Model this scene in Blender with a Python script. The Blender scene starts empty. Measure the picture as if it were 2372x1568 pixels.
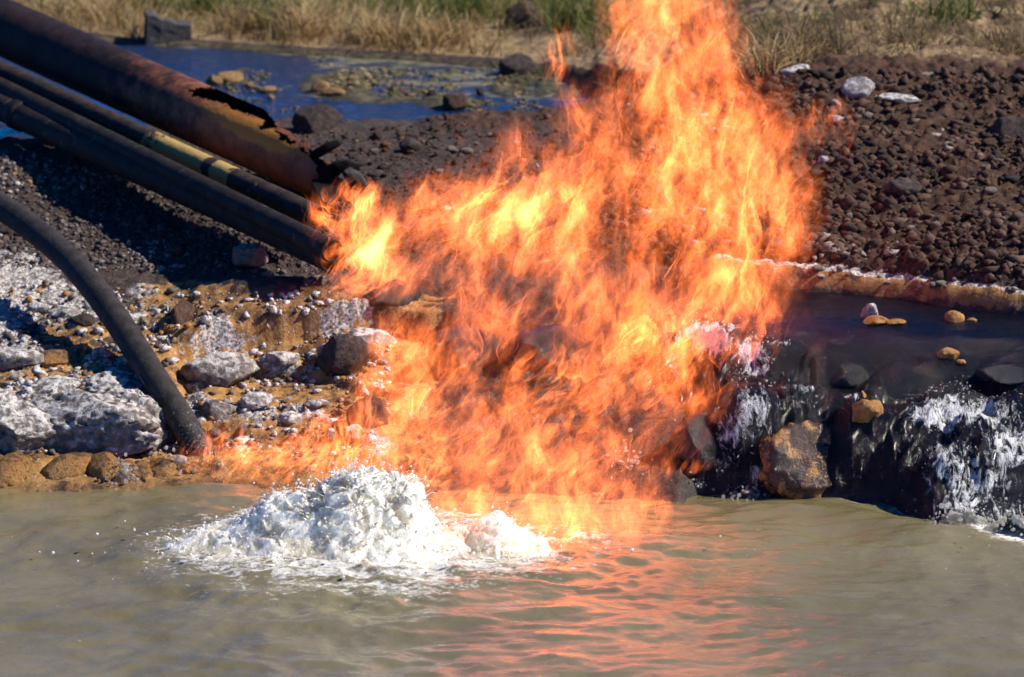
import bpy, math, random
import numpy as np
from mathutils import Vector, Matrix, Euler

rng = np.random.default_rng(7)
random.seed(7)
SC = bpy.context.scene
COL = SC.collection

# ------------------------------------------------------------------ camera
CAM = np.array([0.0, -24.3, 6.5])
PITCH = math.radians(14.0)
LENS = 150.0
cd = bpy.data.cameras.new('camera')
cam = bpy.data.objects.new('camera', cd)
COL.objects.link(cam)
cam.location = CAM
cam.rotation_euler = (math.radians(90) - PITCH, 0, 0)
cd.lens = LENS
cd.sensor_width = 36.0
cd.clip_start = 0.5
cd.clip_end = 2000
cd.dof.use_dof = True
cd.dof.focus_distance = 23.0
cd.dof.aperture_fstop = 2.2
SC.camera = cam

# ------------------------------------------------------------------ sky, sun, exposure
SUN_DIR = np.array([0.74, -0.02, 0.68])           # towards the sun: to the right
SUN_DIR = SUN_DIR / np.linalg.norm(SUN_DIR)
SUN_EL = math.asin(SUN_DIR[2])
SUN_AZ = math.atan2(SUN_DIR[0], SUN_DIR[1])      # from +Y towards +X
w = bpy.data.worlds.new('World')
SC.world = w
w.use_nodes = True
wn = w.node_tree
wn.nodes.clear()
wo = wn.nodes.new('ShaderNodeOutputWorld')
bg = wn.nodes.new('ShaderNodeBackground')
sky = wn.nodes.new('ShaderNodeTexSky')
sky.sky_type = 'NISHITA'
sky.sun_disc = False
sky.sun_elevation = SUN_EL
sky.sun_rotation = SUN_AZ
sky.altitude = 3000
sky.air_density = 0.7
sky.dust_density = 0.0
sky.ozone_density = 3.0
hs = wn.nodes.new('ShaderNodeHueSaturation')
hs.inputs['Saturation'].default_value = 1.7
wb = wn.nodes.new('ShaderNodeMix')              # the cool cast of the slide film's sky, over the whole dome
wb.data_type = 'RGBA'
wb.blend_type = 'MULTIPLY'
wb.inputs[0].default_value = 1.0
wb.inputs[7].default_value = (0.86, 0.96, 1.22, 1)
wn.links.new(sky.outputs[0], hs.inputs['Color'])
wn.links.new(hs.outputs[0], wb.inputs[6])
wn.links.new(wb.outputs[2], bg.inputs['Color'])
bg.inputs['Strength'].default_value = 0.098
wn.links.new(bg.outputs[0], wo.inputs['Surface'])

sl = bpy.data.lights.new('sun', 'SUN')
sl.energy = 5.0
sl.angle = math.radians(0.53)
sl.color = (1.0, 0.93, 0.82)
sun = bpy.data.objects.new('sun', sl)
COL.objects.link(sun)
sun.rotation_euler = Vector(-SUN_DIR).to_track_quat('-Z', 'Y').to_euler()

SC.view_settings.view_transform = 'Standard'
SC.view_settings.look = 'None'
SC.view_settings.exposure = 0.48
SC.view_settings.gamma = 1.0
SC.view_settings.use_curve_mapping = False
SC.cycles.transparent_max_bounces = 96
SC.cycles.max_bounces = 6
SC.cycles.diffuse_bounces = 2
SC.cycles.glossy_bounces = 3
SC.cycles.transmission_bounces = 4
SC.cycles.sample_clamp_indirect = 6.0
SC.cycles.caustics_reflective = False
SC.cycles.caustics_refractive = False

# ------------------------------------------------------------------ pixel helpers (2372 x 1568 view of the photograph)
CP, SP = math.cos(PITCH), math.sin(PITCH)
KPX = 36.0 / LENS / 2372.0


def ray(px, py):
    px = np.asarray(px, float); py = np.asarray(py, float)
    u = (px - 1186) * KPX
    v = (784 - py) * KPX
    return np.stack([u + 0 * v, CP + SP * v + 0 * u, -SP + CP * v + 0 * u], -1)


def at_z(px, py, z):
    d = ray(px, py)
    t = (np.asarray(z, float) - CAM[2]) / d[..., 2]
    return CAM + d * t[..., None]


def at_y(px, py, y):
    d = ray(px, py)
    t = (np.asarray(y, float) - CAM[1]) / d[..., 1]
    return CAM + d * t[..., None]


def to_px(p):
    q = np.asarray(p, float) - CAM
    dep = q[..., 1] * CP - q[..., 2] * SP
    up = q[..., 1] * SP + q[..., 2] * CP
    return np.stack([1186 + q[..., 0] / dep / KPX, 784 - up / dep / KPX], -1)


def px_per_m(p):
    q = np.asarray(p, float) - CAM
    return 1.0 / (KPX * (q[..., 1] * CP - q[..., 2] * SP))


# ------------------------------------------------------------------ numpy noise
_perm = np.random.default_rng(11).permutation(256).astype(np.int32)
_perm = np.concatenate([_perm, _perm, _perm])
_g = np.random.default_rng(12).normal(size=(256, 3)).astype(np.float32)
_g /= np.linalg.norm(_g, axis=1)[:, None]


def perlin(p):
    p = np.asarray(p, np.float32)
    sh = p.shape[:-1]
    p = p.reshape(-1, 3)
    out = np.empty(len(p), np.float32)
    for a in range(0, len(p), 400000):
        q = p[a:a + 400000]
        i = np.floor(q).astype(np.int32)
        f = q - i
        i &= 255
        s = f * f * f * (f * (f * 6 - 15) + 10)
        r = 0
        for dx in (0, 1):
            wx = s[:, 0] if dx else 1 - s[:, 0]
            ix = _perm[i[:, 0] + dx]
            for dy in (0, 1):
                wy = wx * (s[:, 1] if dy else 1 - s[:, 1])
                iy = _perm[ix + i[:, 1] + dy]
                for dz in (0, 1):
                    wz = wy * (s[:, 2] if dz else 1 - s[:, 2])
                    g = _g[_perm[iy + i[:, 2] + dz]]
                    r = r + wz * (g[:, 0] * (f[:, 0] - dx) + g[:, 1] * (f[:, 1] - dy) + g[:, 2] * (f[:, 2] - dz))
        out[a:a + 400000] = r * 1.4
    return out.reshape(sh)


def fbm(p, octv=4, gain=0.5, lac=2.03, ridged=False):
    p = np.asarray(p, np.float32)
    r, amp, tot = 0, 1.0, 0
    for k in range(octv):
        n = perlin(p + 17.3 * k)
        if ridged:
            n = 1 - 2 * np.abs(n)
        r = r + amp * n
        tot += amp
        amp *= gain
        p = p * lac
    return r / tot


def sstep(a, b, x):
    t = np.clip((x - a) / (b - a), 0, 1)
    return t * t * (3 - 2 * t)


def p3(x, y, z=0.0):
    return np.stack(np.broadcast_arrays(x, y, z), -1)


def in_poly(pts, poly):
    x, y = pts[..., 0], pts[..., 1]
    ins = np.zeros(x.shape, bool)
    n = len(poly)
    for k in range(n):
        x0, y0 = poly[k]; x1, y1 = poly[(k + 1) % n]
        c = ((y0 > y) != (y1 > y)) & (x < (x1 - x0) * (y - y0) / (y1 - y0 + 1e-9) + x0)
        ins ^= c
    return ins


# ------------------------------------------------------------------ mesh helpers
def build(name, v, f, mat=None, attrs=None, smooth=True, parent=None, link=True, colors=None):
    v = np.ascontiguousarray(v, np.float32).reshape(-1, 3)
    f = np.ascontiguousarray(f, np.int32)
    me = bpy.data.meshes.new(name)
    k = f.shape[1]
    me.vertices.add(len(v)); me.vertices.foreach_set('co', v.ravel())
    me.loops.add(f.size); me.loops.foreach_set('vertex_index', f.ravel())
    me.polygons.add(len(f))
    me.polygons.foreach_set('loop_start', np.arange(0, f.size, k, dtype=np.int32))
    if smooth:
        me.polygons.foreach_set('use_smooth', np.ones(len(f), bool))
    me.update(calc_edges=True)
    for an, av in (attrs or {}).items():
        a = me.attributes.new(an, 'FLOAT', 'POINT')
        a.data.foreach_set('value', np.ascontiguousarray(av, np.float32).ravel())
    if colors is not None:
        a = me.attributes.new('tint', 'FLOAT_COLOR', 'POINT')
        a.data.foreach_set('color', np.ascontiguousarray(colors, np.float32).ravel())
    if mat:
        me.materials.append(mat)
    o = bpy.data.objects.new(name, me)
    if link:
        COL.objects.link(o)
    if parent:
        o.parent = parent
    return o


def tag(o, label=None, cat=None, group=None, kind=None):
    if label: o['label'] = label
    if cat: o['category'] = cat
    if group: o['group'] = group
    if kind: o['kind'] = kind
    return o


def empty(name, loc=(0, 0, 0)):
    o = bpy.data.objects.new(name, None)
    COL.objects.link(o)
    o.location = loc
    return o


def grid_faces(nr, nc, wrap=False):
    r = np.arange(nr - 1)[:, None]
    c = np.arange(nc if wrap else nc - 1)[None, :]
    c2 = (c + 1) % nc
    a = r * nc + c; b = r * nc + c2; d = (r + 1) * nc + c; e = (r + 1) * nc + c2
    return np.stack([a, b, e, d], -1).reshape(-1, 4)


_ico = {}


def ico(sub):
    if sub not in _ico:
        import bmesh
        bm = bmesh.new()
        bmesh.ops.create_icosphere(bm, subdivisions=max(sub, 1), radius=1.0)
        bm.verts.ensure_lookup_table()
        v = np.array([q.co[:] for q in bm.verts], np.float32)
        f = np.array([[q.index for q in t.verts] for t in bm.faces], np.int32)
        bm.free()
        _ico[sub] = (v, f)
    return _ico[sub]


# ------------------------------------------------------------------ material helpers
def mat_new(name):
    m = bpy.data.materials.new(name)
    m.use_nodes = True
    nt = m.node_tree
    nt.nodes.clear()
    out = nt.nodes.new('ShaderNodeOutputMaterial')
    return m, nt, out


def N(nt, t, **kw):
    n = nt.nodes.new(t)
    for k, val in kw.items():
        if k in n.inputs:
            n.inputs[k].default_value = val
        else:
            setattr(n, k, val)
    return n


def mixc(nt, fac, a, b):
    m = nt.nodes.new('ShaderNodeMix')
    m.data_type = 'RGBA'
    for sock, val in ((m.inputs[0], fac), (m.inputs[6], a), (m.inputs[7], b)):
        if hasattr(val, 'is_output'):
            nt.links.new(val, sock)
        elif isinstance(val, (int, float)):
            sock.default_value = val
        else:
            sock.default_value = (*val, 1) if len(val) == 3 else val
    return m.outputs[2]


def mth(nt, op, a, b=0.0, c=None, clamp=False):
    m = nt.nodes.new('ShaderNodeMath')
    m.operation = op
    m.use_clamp = clamp
    for k, val in enumerate((a, b) if c is None else (a, b, c)):
        if hasattr(val, 'is_output'):
            nt.links.new(val, m.inputs[k])
        else:
            m.inputs[k].default_value = val
    return m.outputs[0]


def rampf(nt, val, lo, hi):
    m = nt.nodes.new('ShaderNodeMapRange')
    m.interpolation_type = 'SMOOTHSTEP'
    m.inputs[1].default_value = lo
    m.inputs[2].default_value = hi
    nt.links.new(val, m.inputs[0])
    return m.outputs[0]


def noise(nt, scale, detail=4, rough=0.55, vec=None, dist=0.0):
    n = N(nt, 'ShaderNodeTexNoise', Scale=scale, Detail=detail, Roughness=rough, Distortion=dist)
    if vec is not None:
        nt.links.new(vec, n.inputs['Vector'])
    return n.outputs['Fac']


def attr(nt, name):
    return N(nt, 'ShaderNodeAttribute', attribute_name=name).outputs['Fac']


def geo_pos(nt):
    return N(nt, 'ShaderNodeNewGeometry').outputs['Position']


def bump(nt, h, strength, dist):
    b = N(nt, 'ShaderNodeBump', Strength=strength, Distance=dist)
    nt.links.new(h, b.inputs['Height'])
    return b.outputs['Normal']


def principled(nt, out, color, rough=0.8, spec=0.5, normal=None, **kw):
    p = nt.nodes.new('ShaderNodeBsdfPrincipled')
    for key, val in (('Base Color', color), ('Roughness', rough), ('Specular IOR Level', spec)):
        if hasattr(val, 'is_output'):
            nt.links.new(val, p.inputs[key])
        elif isinstance(val, (int, float)):
            p.inputs[key].default_value = val
        else:
            p.inputs[key].default_value = (*val, 1)
    if normal is not None:
        nt.links.new(normal, p.inputs['Normal'])
    for k, val in kw.items():
        p.inputs[k].default_value = val
    nt.links.new(p.outputs[0], out.inputs['Surface'])
    return p


# ground: zones carried by attributes, colour broken up by noise
def make_ground_mat():
    m, nt, out = mat_new('ground_mat')
    P = geo_pos(nt)
    fine = noise(nt, 60, 5, 0.65, P)
    mid = noise(nt, 14, 5, 0.6, P)
    big = noise(nt, 3.0, 4, 0.55, P)
    vor = N(nt, 'ShaderNodeTexVoronoi', Scale=34.0)
    nt.links.new(P, vor.inputs['Vector'])
    grav = mixc(nt, rampf(nt, vor.outputs['Distance'], 0.1, 0.7), (0.075, 0.054, 0.048), (0.024, 0.018, 0.017))
    grav = mixc(nt, rampf(nt, mid, 0.42, 0.66), grav, (0.062, 0.036, 0.027))
    grav = mixc(nt, rampf(nt, fine, 0.60, 0.74), grav, (0.30, 0.27, 0.26))
    berm = mixc(nt, rampf(nt, mid, 0.35, 0.7), (0.034, 0.017, 0.010), (0.092, 0.043, 0.023))
    berm = mixc(nt, rampf(nt, fine, 0.62, 0.78), berm, (0.13, 0.095, 0.085))
    orange = mixc(nt, rampf(nt, mid, 0.3, 0.68), (0.24, 0.115, 0.035), (0.43, 0.235, 0.075))
    orange = mixc(nt, rampf(nt, fine, 0.54, 0.70), orange, (0.13, 0.058, 0.022))
    orange = mixc(nt, rampf(nt, noise(nt, 5, 6, 0.7, P), 0.50, 0.62), orange, (0.065, 0.030, 0.016))
    orange = mixc(nt, rampf(nt, noise(nt, 21, 6, 0.75, P), 0.58, 0.68), orange, (0.55, 0.50, 0.44))
    crust = mixc(nt, rampf(nt, fine, 0.38, 0.64), (0.12, 0.10, 0.09), (0.62, 0.59, 0.56))
    soil = mixc(nt, rampf(nt, mid, 0.35, 0.68), (0.17, 0.11, 0.055), (0.36, 0.26, 0.135))
    mud = mixc(nt, rampf(nt, mid, 0.35, 0.65), (0.035, 0.034, 0.016), (0.13, 0.105, 0.05))
    c = grav
    for an, col in (('berm', berm), ('soil', soil), ('mud', mud), ('orange', orange), ('crust', crust)):
        a = attr(nt, an)
        if an in ('orange', 'crust'):
            a = mth(nt, 'ADD', a, mth(nt, 'MULTIPLY', mth(nt, 'SUBTRACT', mid, 0.5), 1.3))
            a = rampf(nt, a, 0.40, 0.62)
        else:
            a = rampf(nt, mth(nt, 'ADD', a, mth(nt, 'MULTIPLY', mth(nt, 'SUBTRACT', big, 0.5), 0.8)), 0.35, 0.65)
        c = mixc(nt, a, c, col)
    wet = attr(nt, 'wet')
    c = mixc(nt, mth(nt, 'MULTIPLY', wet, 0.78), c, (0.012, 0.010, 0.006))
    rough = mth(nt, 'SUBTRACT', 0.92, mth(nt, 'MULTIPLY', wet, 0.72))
    h = mth(nt, 'ADD', mth(nt, 'MULTIPLY', fine, 0.6), mid)
    principled(nt, out, c, rough, 0.35, bump(nt, h, 0.7, 0.02))
    return m


M_GROUND = make_ground_mat()


def rock_mat(name, c1, c2, c3=None, cap=None, rough=0.85, scale=30, wet=0.0, cap_lo=0.1, patch=0.55, cap_nz=0.8):
    m, nt, out = mat_new(name)
    P = N(nt, 'ShaderNodeTexCoord').outputs['Object']
    oi = N(nt, 'ShaderNodeObjectInfo').outputs['Random']
    va = nt.nodes.new('ShaderNodeVectorMath'); va.operation = 'ADD'
    cx = nt.nodes.new('ShaderNodeCombineXYZ')
    nt.links.new(mth(nt, 'MULTIPLY', oi, 40.0), cx.inputs[0])
    nt.links.new(P, va.inputs[0]); nt.links.new(cx.outputs[0], va.inputs[1])
    P = va.outputs[0]
    a = noise(nt, scale, 6, 0.65, P)
    b = noise(nt, scale * 4, 4, 0.65, P)
    c = mixc(nt, rampf(nt, a, 0.35, 0.65), c1, c2)
    if c3 is not None:
        c = mixc(nt, rampf(nt, noise(nt, scale * 0.6, 5, 0.6, P), patch, patch + 0.1), c, c3)
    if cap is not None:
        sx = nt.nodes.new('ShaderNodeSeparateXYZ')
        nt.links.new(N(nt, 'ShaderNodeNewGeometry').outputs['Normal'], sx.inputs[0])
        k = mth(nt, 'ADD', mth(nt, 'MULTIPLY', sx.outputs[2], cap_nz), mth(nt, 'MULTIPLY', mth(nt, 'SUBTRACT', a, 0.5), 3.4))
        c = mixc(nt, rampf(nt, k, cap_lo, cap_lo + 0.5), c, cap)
    c = mixc(nt, rampf(nt, b, 0.54, 0.68), c, tuple(0.35 * q for q in c1))
    h = mth(nt, 'ADD', mth(nt, 'MULTIPLY', b, 0.5), a)
    principled(nt, out, c, rough, 0.3 + wet, bump(nt, h, 0.8, 0.02))
    return m


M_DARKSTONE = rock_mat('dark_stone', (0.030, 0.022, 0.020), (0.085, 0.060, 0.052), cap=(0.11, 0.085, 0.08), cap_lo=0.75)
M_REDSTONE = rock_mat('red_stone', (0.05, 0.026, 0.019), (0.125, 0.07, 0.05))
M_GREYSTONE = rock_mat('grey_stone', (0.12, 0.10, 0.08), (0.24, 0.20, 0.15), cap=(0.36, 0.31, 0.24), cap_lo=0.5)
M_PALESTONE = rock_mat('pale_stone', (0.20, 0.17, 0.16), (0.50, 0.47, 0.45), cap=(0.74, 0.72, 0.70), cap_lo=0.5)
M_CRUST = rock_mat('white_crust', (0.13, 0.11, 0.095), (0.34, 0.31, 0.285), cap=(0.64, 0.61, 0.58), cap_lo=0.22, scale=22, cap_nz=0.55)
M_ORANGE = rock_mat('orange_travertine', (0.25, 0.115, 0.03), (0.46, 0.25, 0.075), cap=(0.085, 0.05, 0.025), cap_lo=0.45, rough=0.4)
M_ORANGEWET = rock_mat('wet_orange', (0.035, 0.014, 0.005), (0.10, 0.038, 0.010), c3=(0.44, 0.20, 0.045), rough=0.12, wet=0.4, patch=0.50, scale=16)
M_ORANGETOP = rock_mat('bright_orange', (0.30, 0.125, 0.028), (0.50, 0.25, 0.065), c3=(0.10, 0.04, 0.012), rough=0.35, scale=22, patch=0.60)
M_TANROCK = rock_mat('tan_clump', (0.19, 0.105, 0.04), (0.36, 0.22, 0.09), rough=0.7)
M_BLOCK = rock_mat('grey_block', (0.06, 0.055, 0.055), (0.12, 0.11, 0.11), scale=40)
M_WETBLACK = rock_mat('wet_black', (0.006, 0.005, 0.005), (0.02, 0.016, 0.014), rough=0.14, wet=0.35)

# ------------------------------------------------------------------ ground height
# control points: (px, py, z) read off the photograph, turned into world x, y
CTRL = [
    # left bank
    (-150, 1120, 0.02), (60, 1120, 0.02), (220, 1118, 0.02), (380, 1110, 0.02), (560, 1105, 0.02), (700, 1120, 0.02), (850, 1120, 0.0), (1050, 1130, 0.0), (1300, 1140, 0.0),
    (-100, 1045, 0.10), (150, 1045, 0.10), (330, 1045, 0.09), (480, 1040, 0.09), (650, 1030, 0.12), (850, 1020, 0.16), (1050, 1000, 0.2), (1250, 1000, 0.2),
    (-100, 960, 0.22), (100, 960, 0.23), (280, 930, 0.26), (600, 950, 0.22), (780, 930, 0.26), (950, 900, 0.34), (1150, 900, 0.36),
    (-100, 850, 0.35), (150, 850, 0.36), (300, 850, 0.37), (480, 860, 0.34), (650, 850, 0.36), (800, 850, 0.38), (1000, 800, 0.5), (1200, 800, 0.52),
    (-50, 770, 0.42), (150, 770, 0.42), (300, 760, 0.43),
    (-50, 690, 0.50), (150, 690, 0.50), (300, 690, 0.51), (400, 700, 0.50), (480, 715, 0.585), (600, 716, 0.60), (720, 716, 0.61), (860, 712, 0.62), (940, 720, 0.60),
    (500, 660, 0.63), (650, 645, 0.64), (780, 650, 0.64), (900, 680, 0.63),
    (-50, 560, 0.64), (120, 560, 0.64), (300, 560, 0.65), (430, 570, 0.66), (560, 600, 0.66), (700, 600, 0.68), (820, 580, 0.70),
    (-50, 450, 0.75), (150, 450, 0.75), (320, 470, 0.75), (480, 500, 0.74), (650, 520, 0.75), (800, 500, 0.78),
    (-50, 375, 0.86), (100, 385, 0.85), (250, 400, 0.84), (450, 400, 0.84), (650, 400, 0.86), (850, 400, 0.88), (1050, 420, 0.9), (1250, 450, 0.92),
    (-50, 345, 0.86), (120, 352, 0.86), (300, 330, 0.86), (500, 310, 0.86), (680, 305, 0.87), (900, 312, 0.88), (1100, 305, 0.88), (1300, 300, 0.90), (1420, 290, 0.93),
    # between cascade and bank, behind the fire
    (1100, 600, 0.72), (1300, 600, 0.78), (1500, 600, 0.80), (1650, 640, 0.80), (1000, 500, 0.82), (1500, 480, 0.98), (1400, 720, 0.62), (1250, 720, 0.6),
    # right berm
    (1800, 652, 0.80), (1950, 655, 0.80), (2100, 668, 0.80), (2200, 690, 0.80), (2372, 712, 0.79), (2500, 725, 0.79),
    (1800, 560, 0.93), (2000, 560, 0.94), (2200, 580, 0.95), (2372, 600, 0.95), (2550, 600, 0.95),
    (1700, 420, 1.10), (1900, 420, 1.13), (2100, 430, 1.13), (2372, 440, 1.13), (2550, 450, 1.13),
    (1600, 330, 1.15), (1800, 300, 1.28), (2000, 290, 1.30), (2200, 290, 1.30), (2400, 290, 1.30),
    (1850, 185, 1.45), (2100, 182, 1.45), (2372, 185, 1.45), (2550, 185, 1.45), (1650, 200, 1.32), (1550, 230, 1.15),
    (1850, 100, 1.47), (2100, 90, 1.46), (2372, 90, 1.46), (1900, 0, 1.48), (2200, 0, 1.48), (2400, 0, 1.48),
    # far bank of the channel
    (0, 60, 0.84), (150, 85, 0.83), (300, 100, 0.82), (450, 104, 0.82), (650, 118, 0.82), (850, 130, 0.82), (1000, 140, 0.82), (1150, 152, 0.83), (1300, 172, 0.86), (1400, 205, 0.92),
    (150, 20, 0.86), (400, 40, 0.86), (700, 50, 0.86), (1000, 70, 0.87), (1250, 90, 0.90), (300, -60, 0.9), (700, -60, 0.9), (1100, -50, 0.92), (1400, -30, 1.0), (1480, 80, 1.02),
    (0, -120, 0.92), (1000, -150, 0.95), (2000, -150, 1.55), (2600, -100, 1.55),
]
CTRL = np.array(CTRL, float)
_cp = at_z(CTRL[:, 0], CTRL[:, 1], CTRL[:, 2])
_extra = np.array([(-6, 30, 1.0), (0, 30, 1.1), (6, 30, 1.5), (-9, 5, 1.0), (9, 5, 1.6), (-9, 0, .75), (9, 0, .9), (-9, 15, 0.95), (9, 15, 1.55)], float)
_cx = np.concatenate([_cp, _extra])


def _tps_fit(pts, z, lam=0.004):
    n = len(pts)
    d2 = ((pts[:, None] - pts[None]) ** 2).sum(-1)
    K = 0.5 * d2 * np.log(d2 + 1e-9) + lam * np.eye(n)
    Pm = np.c_[np.ones(n), pts]
    A = np.zeros((n + 3, n + 3)); A[:n, :n] = K; A[:n, n:] = Pm; A[n:, :n] = Pm.T
    return np.linalg.solve(A, np.r_[z, 0, 0, 0])


_W = _tps_fit(_cx[:, :2], _cx[:, 2])


def base_h(x, y):
    x = np.asarray(x, float); y = np.asarray(y, float)
    sh = np.broadcast(x, y).shape
    q = np.stack(np.broadcast_arrays(x, y), -1).reshape(-1, 2)
    out = np.empty(len(q))
    n = len(_cx)
    for a in range(0, len(q), 60000):
        b = q[a:a + 60000]
        d2 = ((b[:, None] - _cx[None, :, :2]) ** 2).sum(-1)
        out[a:a + 60000] = (0.5 * d2 * np.log(d2 + 1e-9)) @ _W[:n] + _W[n] + b @ _W[n + 1:]
    return out.reshape(sh)


# lines on the ground
def polyl(pts, z):
    p = np.array(pts, float)
    return at_z(p[:, 0], p[:, 1], z)


SHORE = polyl([(-400, 1135), (0, 1128), (380, 1118), (700, 1128), (1000, 1140), (1350, 1155), (1500, 1160), (1700, 1150), (1950, 1165), (2130, 1200), (2372, 1240), (2700, 1290)], 0.0)
POOL_Z = 0.735
RIM = polyl([(1480, 640), (1650, 655), (1800, 668), (1950, 676), (2100, 690), (2200, 708), (2372, 728), (2700, 760)], POOL_Z)   # far rim of the upper pool
CH_Z = 0.80
CH_NEAR = polyl([(-500, 320), (0, 338), (120, 345), (300, 318), (500, 296), (680, 292), (900, 298), (1100, 292), (1300, 287), (1420, 275), (1480, 262)], CH_Z)
CH_FAR = polyl([(-500, 20), (0, 70), (150, 88), (300, 103), (450, 107), (650, 121), (850, 133), (1000, 143), (1150, 156), (1300, 180), (1400, 215), (1480, 262)], CH_Z)


def line_y(line, x):
    return np.interp(x, line[:, 0], line[:, 1])


# cascade water surface (dark stream tumbling to the pond)
CASC = np.array([
    (1480, 650, .735), (1700, 665, .735), (1900, 672, .735), (2100, 690, .735), (2372, 728, .735), (2600, 750, .735),
    (1560, 720, .735), (1750, 735, .735), (2000, 740, .735), (2200, 748, .735), (2372, 756, .735), (2600, 765, .735),
    (1500, 790, .60), (1700, 810, .63), (1900, 812, .645), (2100, 818, .65), (2372, 828, .65), (2600, 838, .65),
    (1520, 880, .42), (1700, 880, .49), (1900, 885, .525), (2100, 885, .535), (2372, 892, .54), (2600, 895, .545),
    (1650, 950, .33), (1800, 945, .40), (2000, 940, .43), (2150, 945, .435), (2300, 950, .44), (2600, 955, .45),
    (1560, 1040, .18), (1700, 1040, .24), (1850, 1030, .27), (2000, 1040, .27), (2150, 1060, .25), (2372, 1060, .26), (2600, 1060, .28),
    (1520, 1130, .02), (1700, 1145, .0), (1850, 1155, .0), (2000, 1165, .0), (2130, 1195, .0), (2372, 1238, .0), (2600, 1270, .0),
    (1700, 1230, -.2), (2000, 1260, -.2), (2372, 1320, -.2), (2600, 1330, -.2), (1450, 1200, -.15),
], float)
_cw = at_z(CASC[:, 0], CASC[:, 1], CASC[:, 2])
_cw = np.concatenate([_cw, np.array([(1.0, 0.6, .735), (3, 0.5, .735), (4.2, .3, .735)])])
_n0 = len(_cw)
_WC = _tps_fit(_cw[:, :2], _cw[:, 2], 0.002)


def casc_h(x, y):
    q = np.stack(np.broadcast_arrays(np.asarray(x, float), np.asarray(y, float)), -1)
    sh = q.shape[:-1]
    q = q.reshape(-1, 2)
    d2 = ((q[:, None] - _cw[None, :, :2]) ** 2).sum(-1)
    r = (0.5 * d2 * np.log(d2 + 1e-9)) @ _WC[:_n0] + _WC[_n0] + q @ _WC[_n0 + 1:]
    return np.minimum(r.reshape(sh), POOL_Z)


CASC_L = polyl([(1480, 640), (1520, 720), (1480, 790), (1500, 880), (1600, 960), (1590, 1040), (1560, 1100), (1500, 1180)], 0.3)   # its left edge (x by y)
_cl = CASC_L[np.argsort(CASC_L[:, 1])]


LEDGE = polyl([(430, 738), (500, 724), (620, 722), (720, 722), (870, 716), (960, 722)], 0.61)


def casc_left(y):
    return np.interp(y, _cl[:, 1], _cl[:, 0])


def ground_h(x, y, detail=True):
    h = base_h(x, y)
    # wet ledge on the left bank: a small wall of travertine
    ly = line_y(LEDGE, x)
    wx = sstep(LEDGE[0, 0] - .12, LEDGE[0, 0] + .06, x) * sstep(LEDGE[-1, 0] + .25, LEDGE[-1, 0], x)
    dl = ly + 0.03 * perlin(p3(x * 7, y * 2, 4.0)) - y
    h = h - wx * 0.15 * sstep(0.0, 0.035, dl) * sstep(.75, .12, dl)
    # travertine terraces
    lw = sstep(0.5, 0.0, x) * sstep(1.0, .3, y)
    stp = 0.085
    hn = h + .05 * fbm(p3(x * 1.7, y * 1.7, 9.0), 3)
    fr = hn / stp - np.floor(hn / stp)
    h = h + lw * 0.55 * stp * (sstep(.35, .65, fr) - fr)
    # pond bed
    sy = line_y(SHORE, x)
    d = sy - y                                    # >0 in the pond
    bed = -0.05 - 0.35 * np.clip(d, 0, 2)
    h = np.where(d > -0.02, np.minimum(h, bed * sstep(-0.02, 0.25, d) + h * (1 - sstep(-0.02, 0.25, d))), h)
    # stream bed
    ry = line_y(RIM, x)
    inside = sstep(-0.03, 0.12, ry - y) * sstep(-0.05, 0.15, x - casc_left(y)) * (y > -4)
    h = h * (1 - inside) + np.minimum(casc_h(x, y) - 0.13, h) * inside
    # channel bed
    ny, fy = line_y(CH_NEAR, x), line_y(CH_FAR, x)
    ch = sstep(-0.05, 0.2, y - ny) * sstep(-0.05, 0.2, fy - y) * sstep(0.2, -0.2, x - CH_NEAR[-1, 0])
    n1 = fbm(p3(x * 1.2, y * 0.8, 3.1), 4)
    bars = sstep(4.9, 5.6, y) * sstep(8.0, 6.3, y) * sstep(-2.2, -1.0, x)
    bedc = CH_Z - 0.055 + 0.06 * n1 + bars * (0.052 + 0.085 * n1 + .05 * fbm(p3(x * 5, y * 3, 8.1), 3))
    h = h * (1 - ch) + bedc * ch
    if detail:
        q = p3(x, y, 0.0)
        rockiness = 0.4 + 0.6 * sstep(-2.0, -0.5, y)
        amp = np.where(y > 6.8, 0.25, 1.0)
        out_ch = 1 - 0.8 * ch
        h = h + amp * out_ch * (0.034 * fbm(q * 2.6, 3) + 0.024 * fbm(q * 8 + 5, 3, ridged=True) * rockiness + 0.014 * fbm(q * 24 + 9, 2, ridged=True))
    return h


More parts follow.
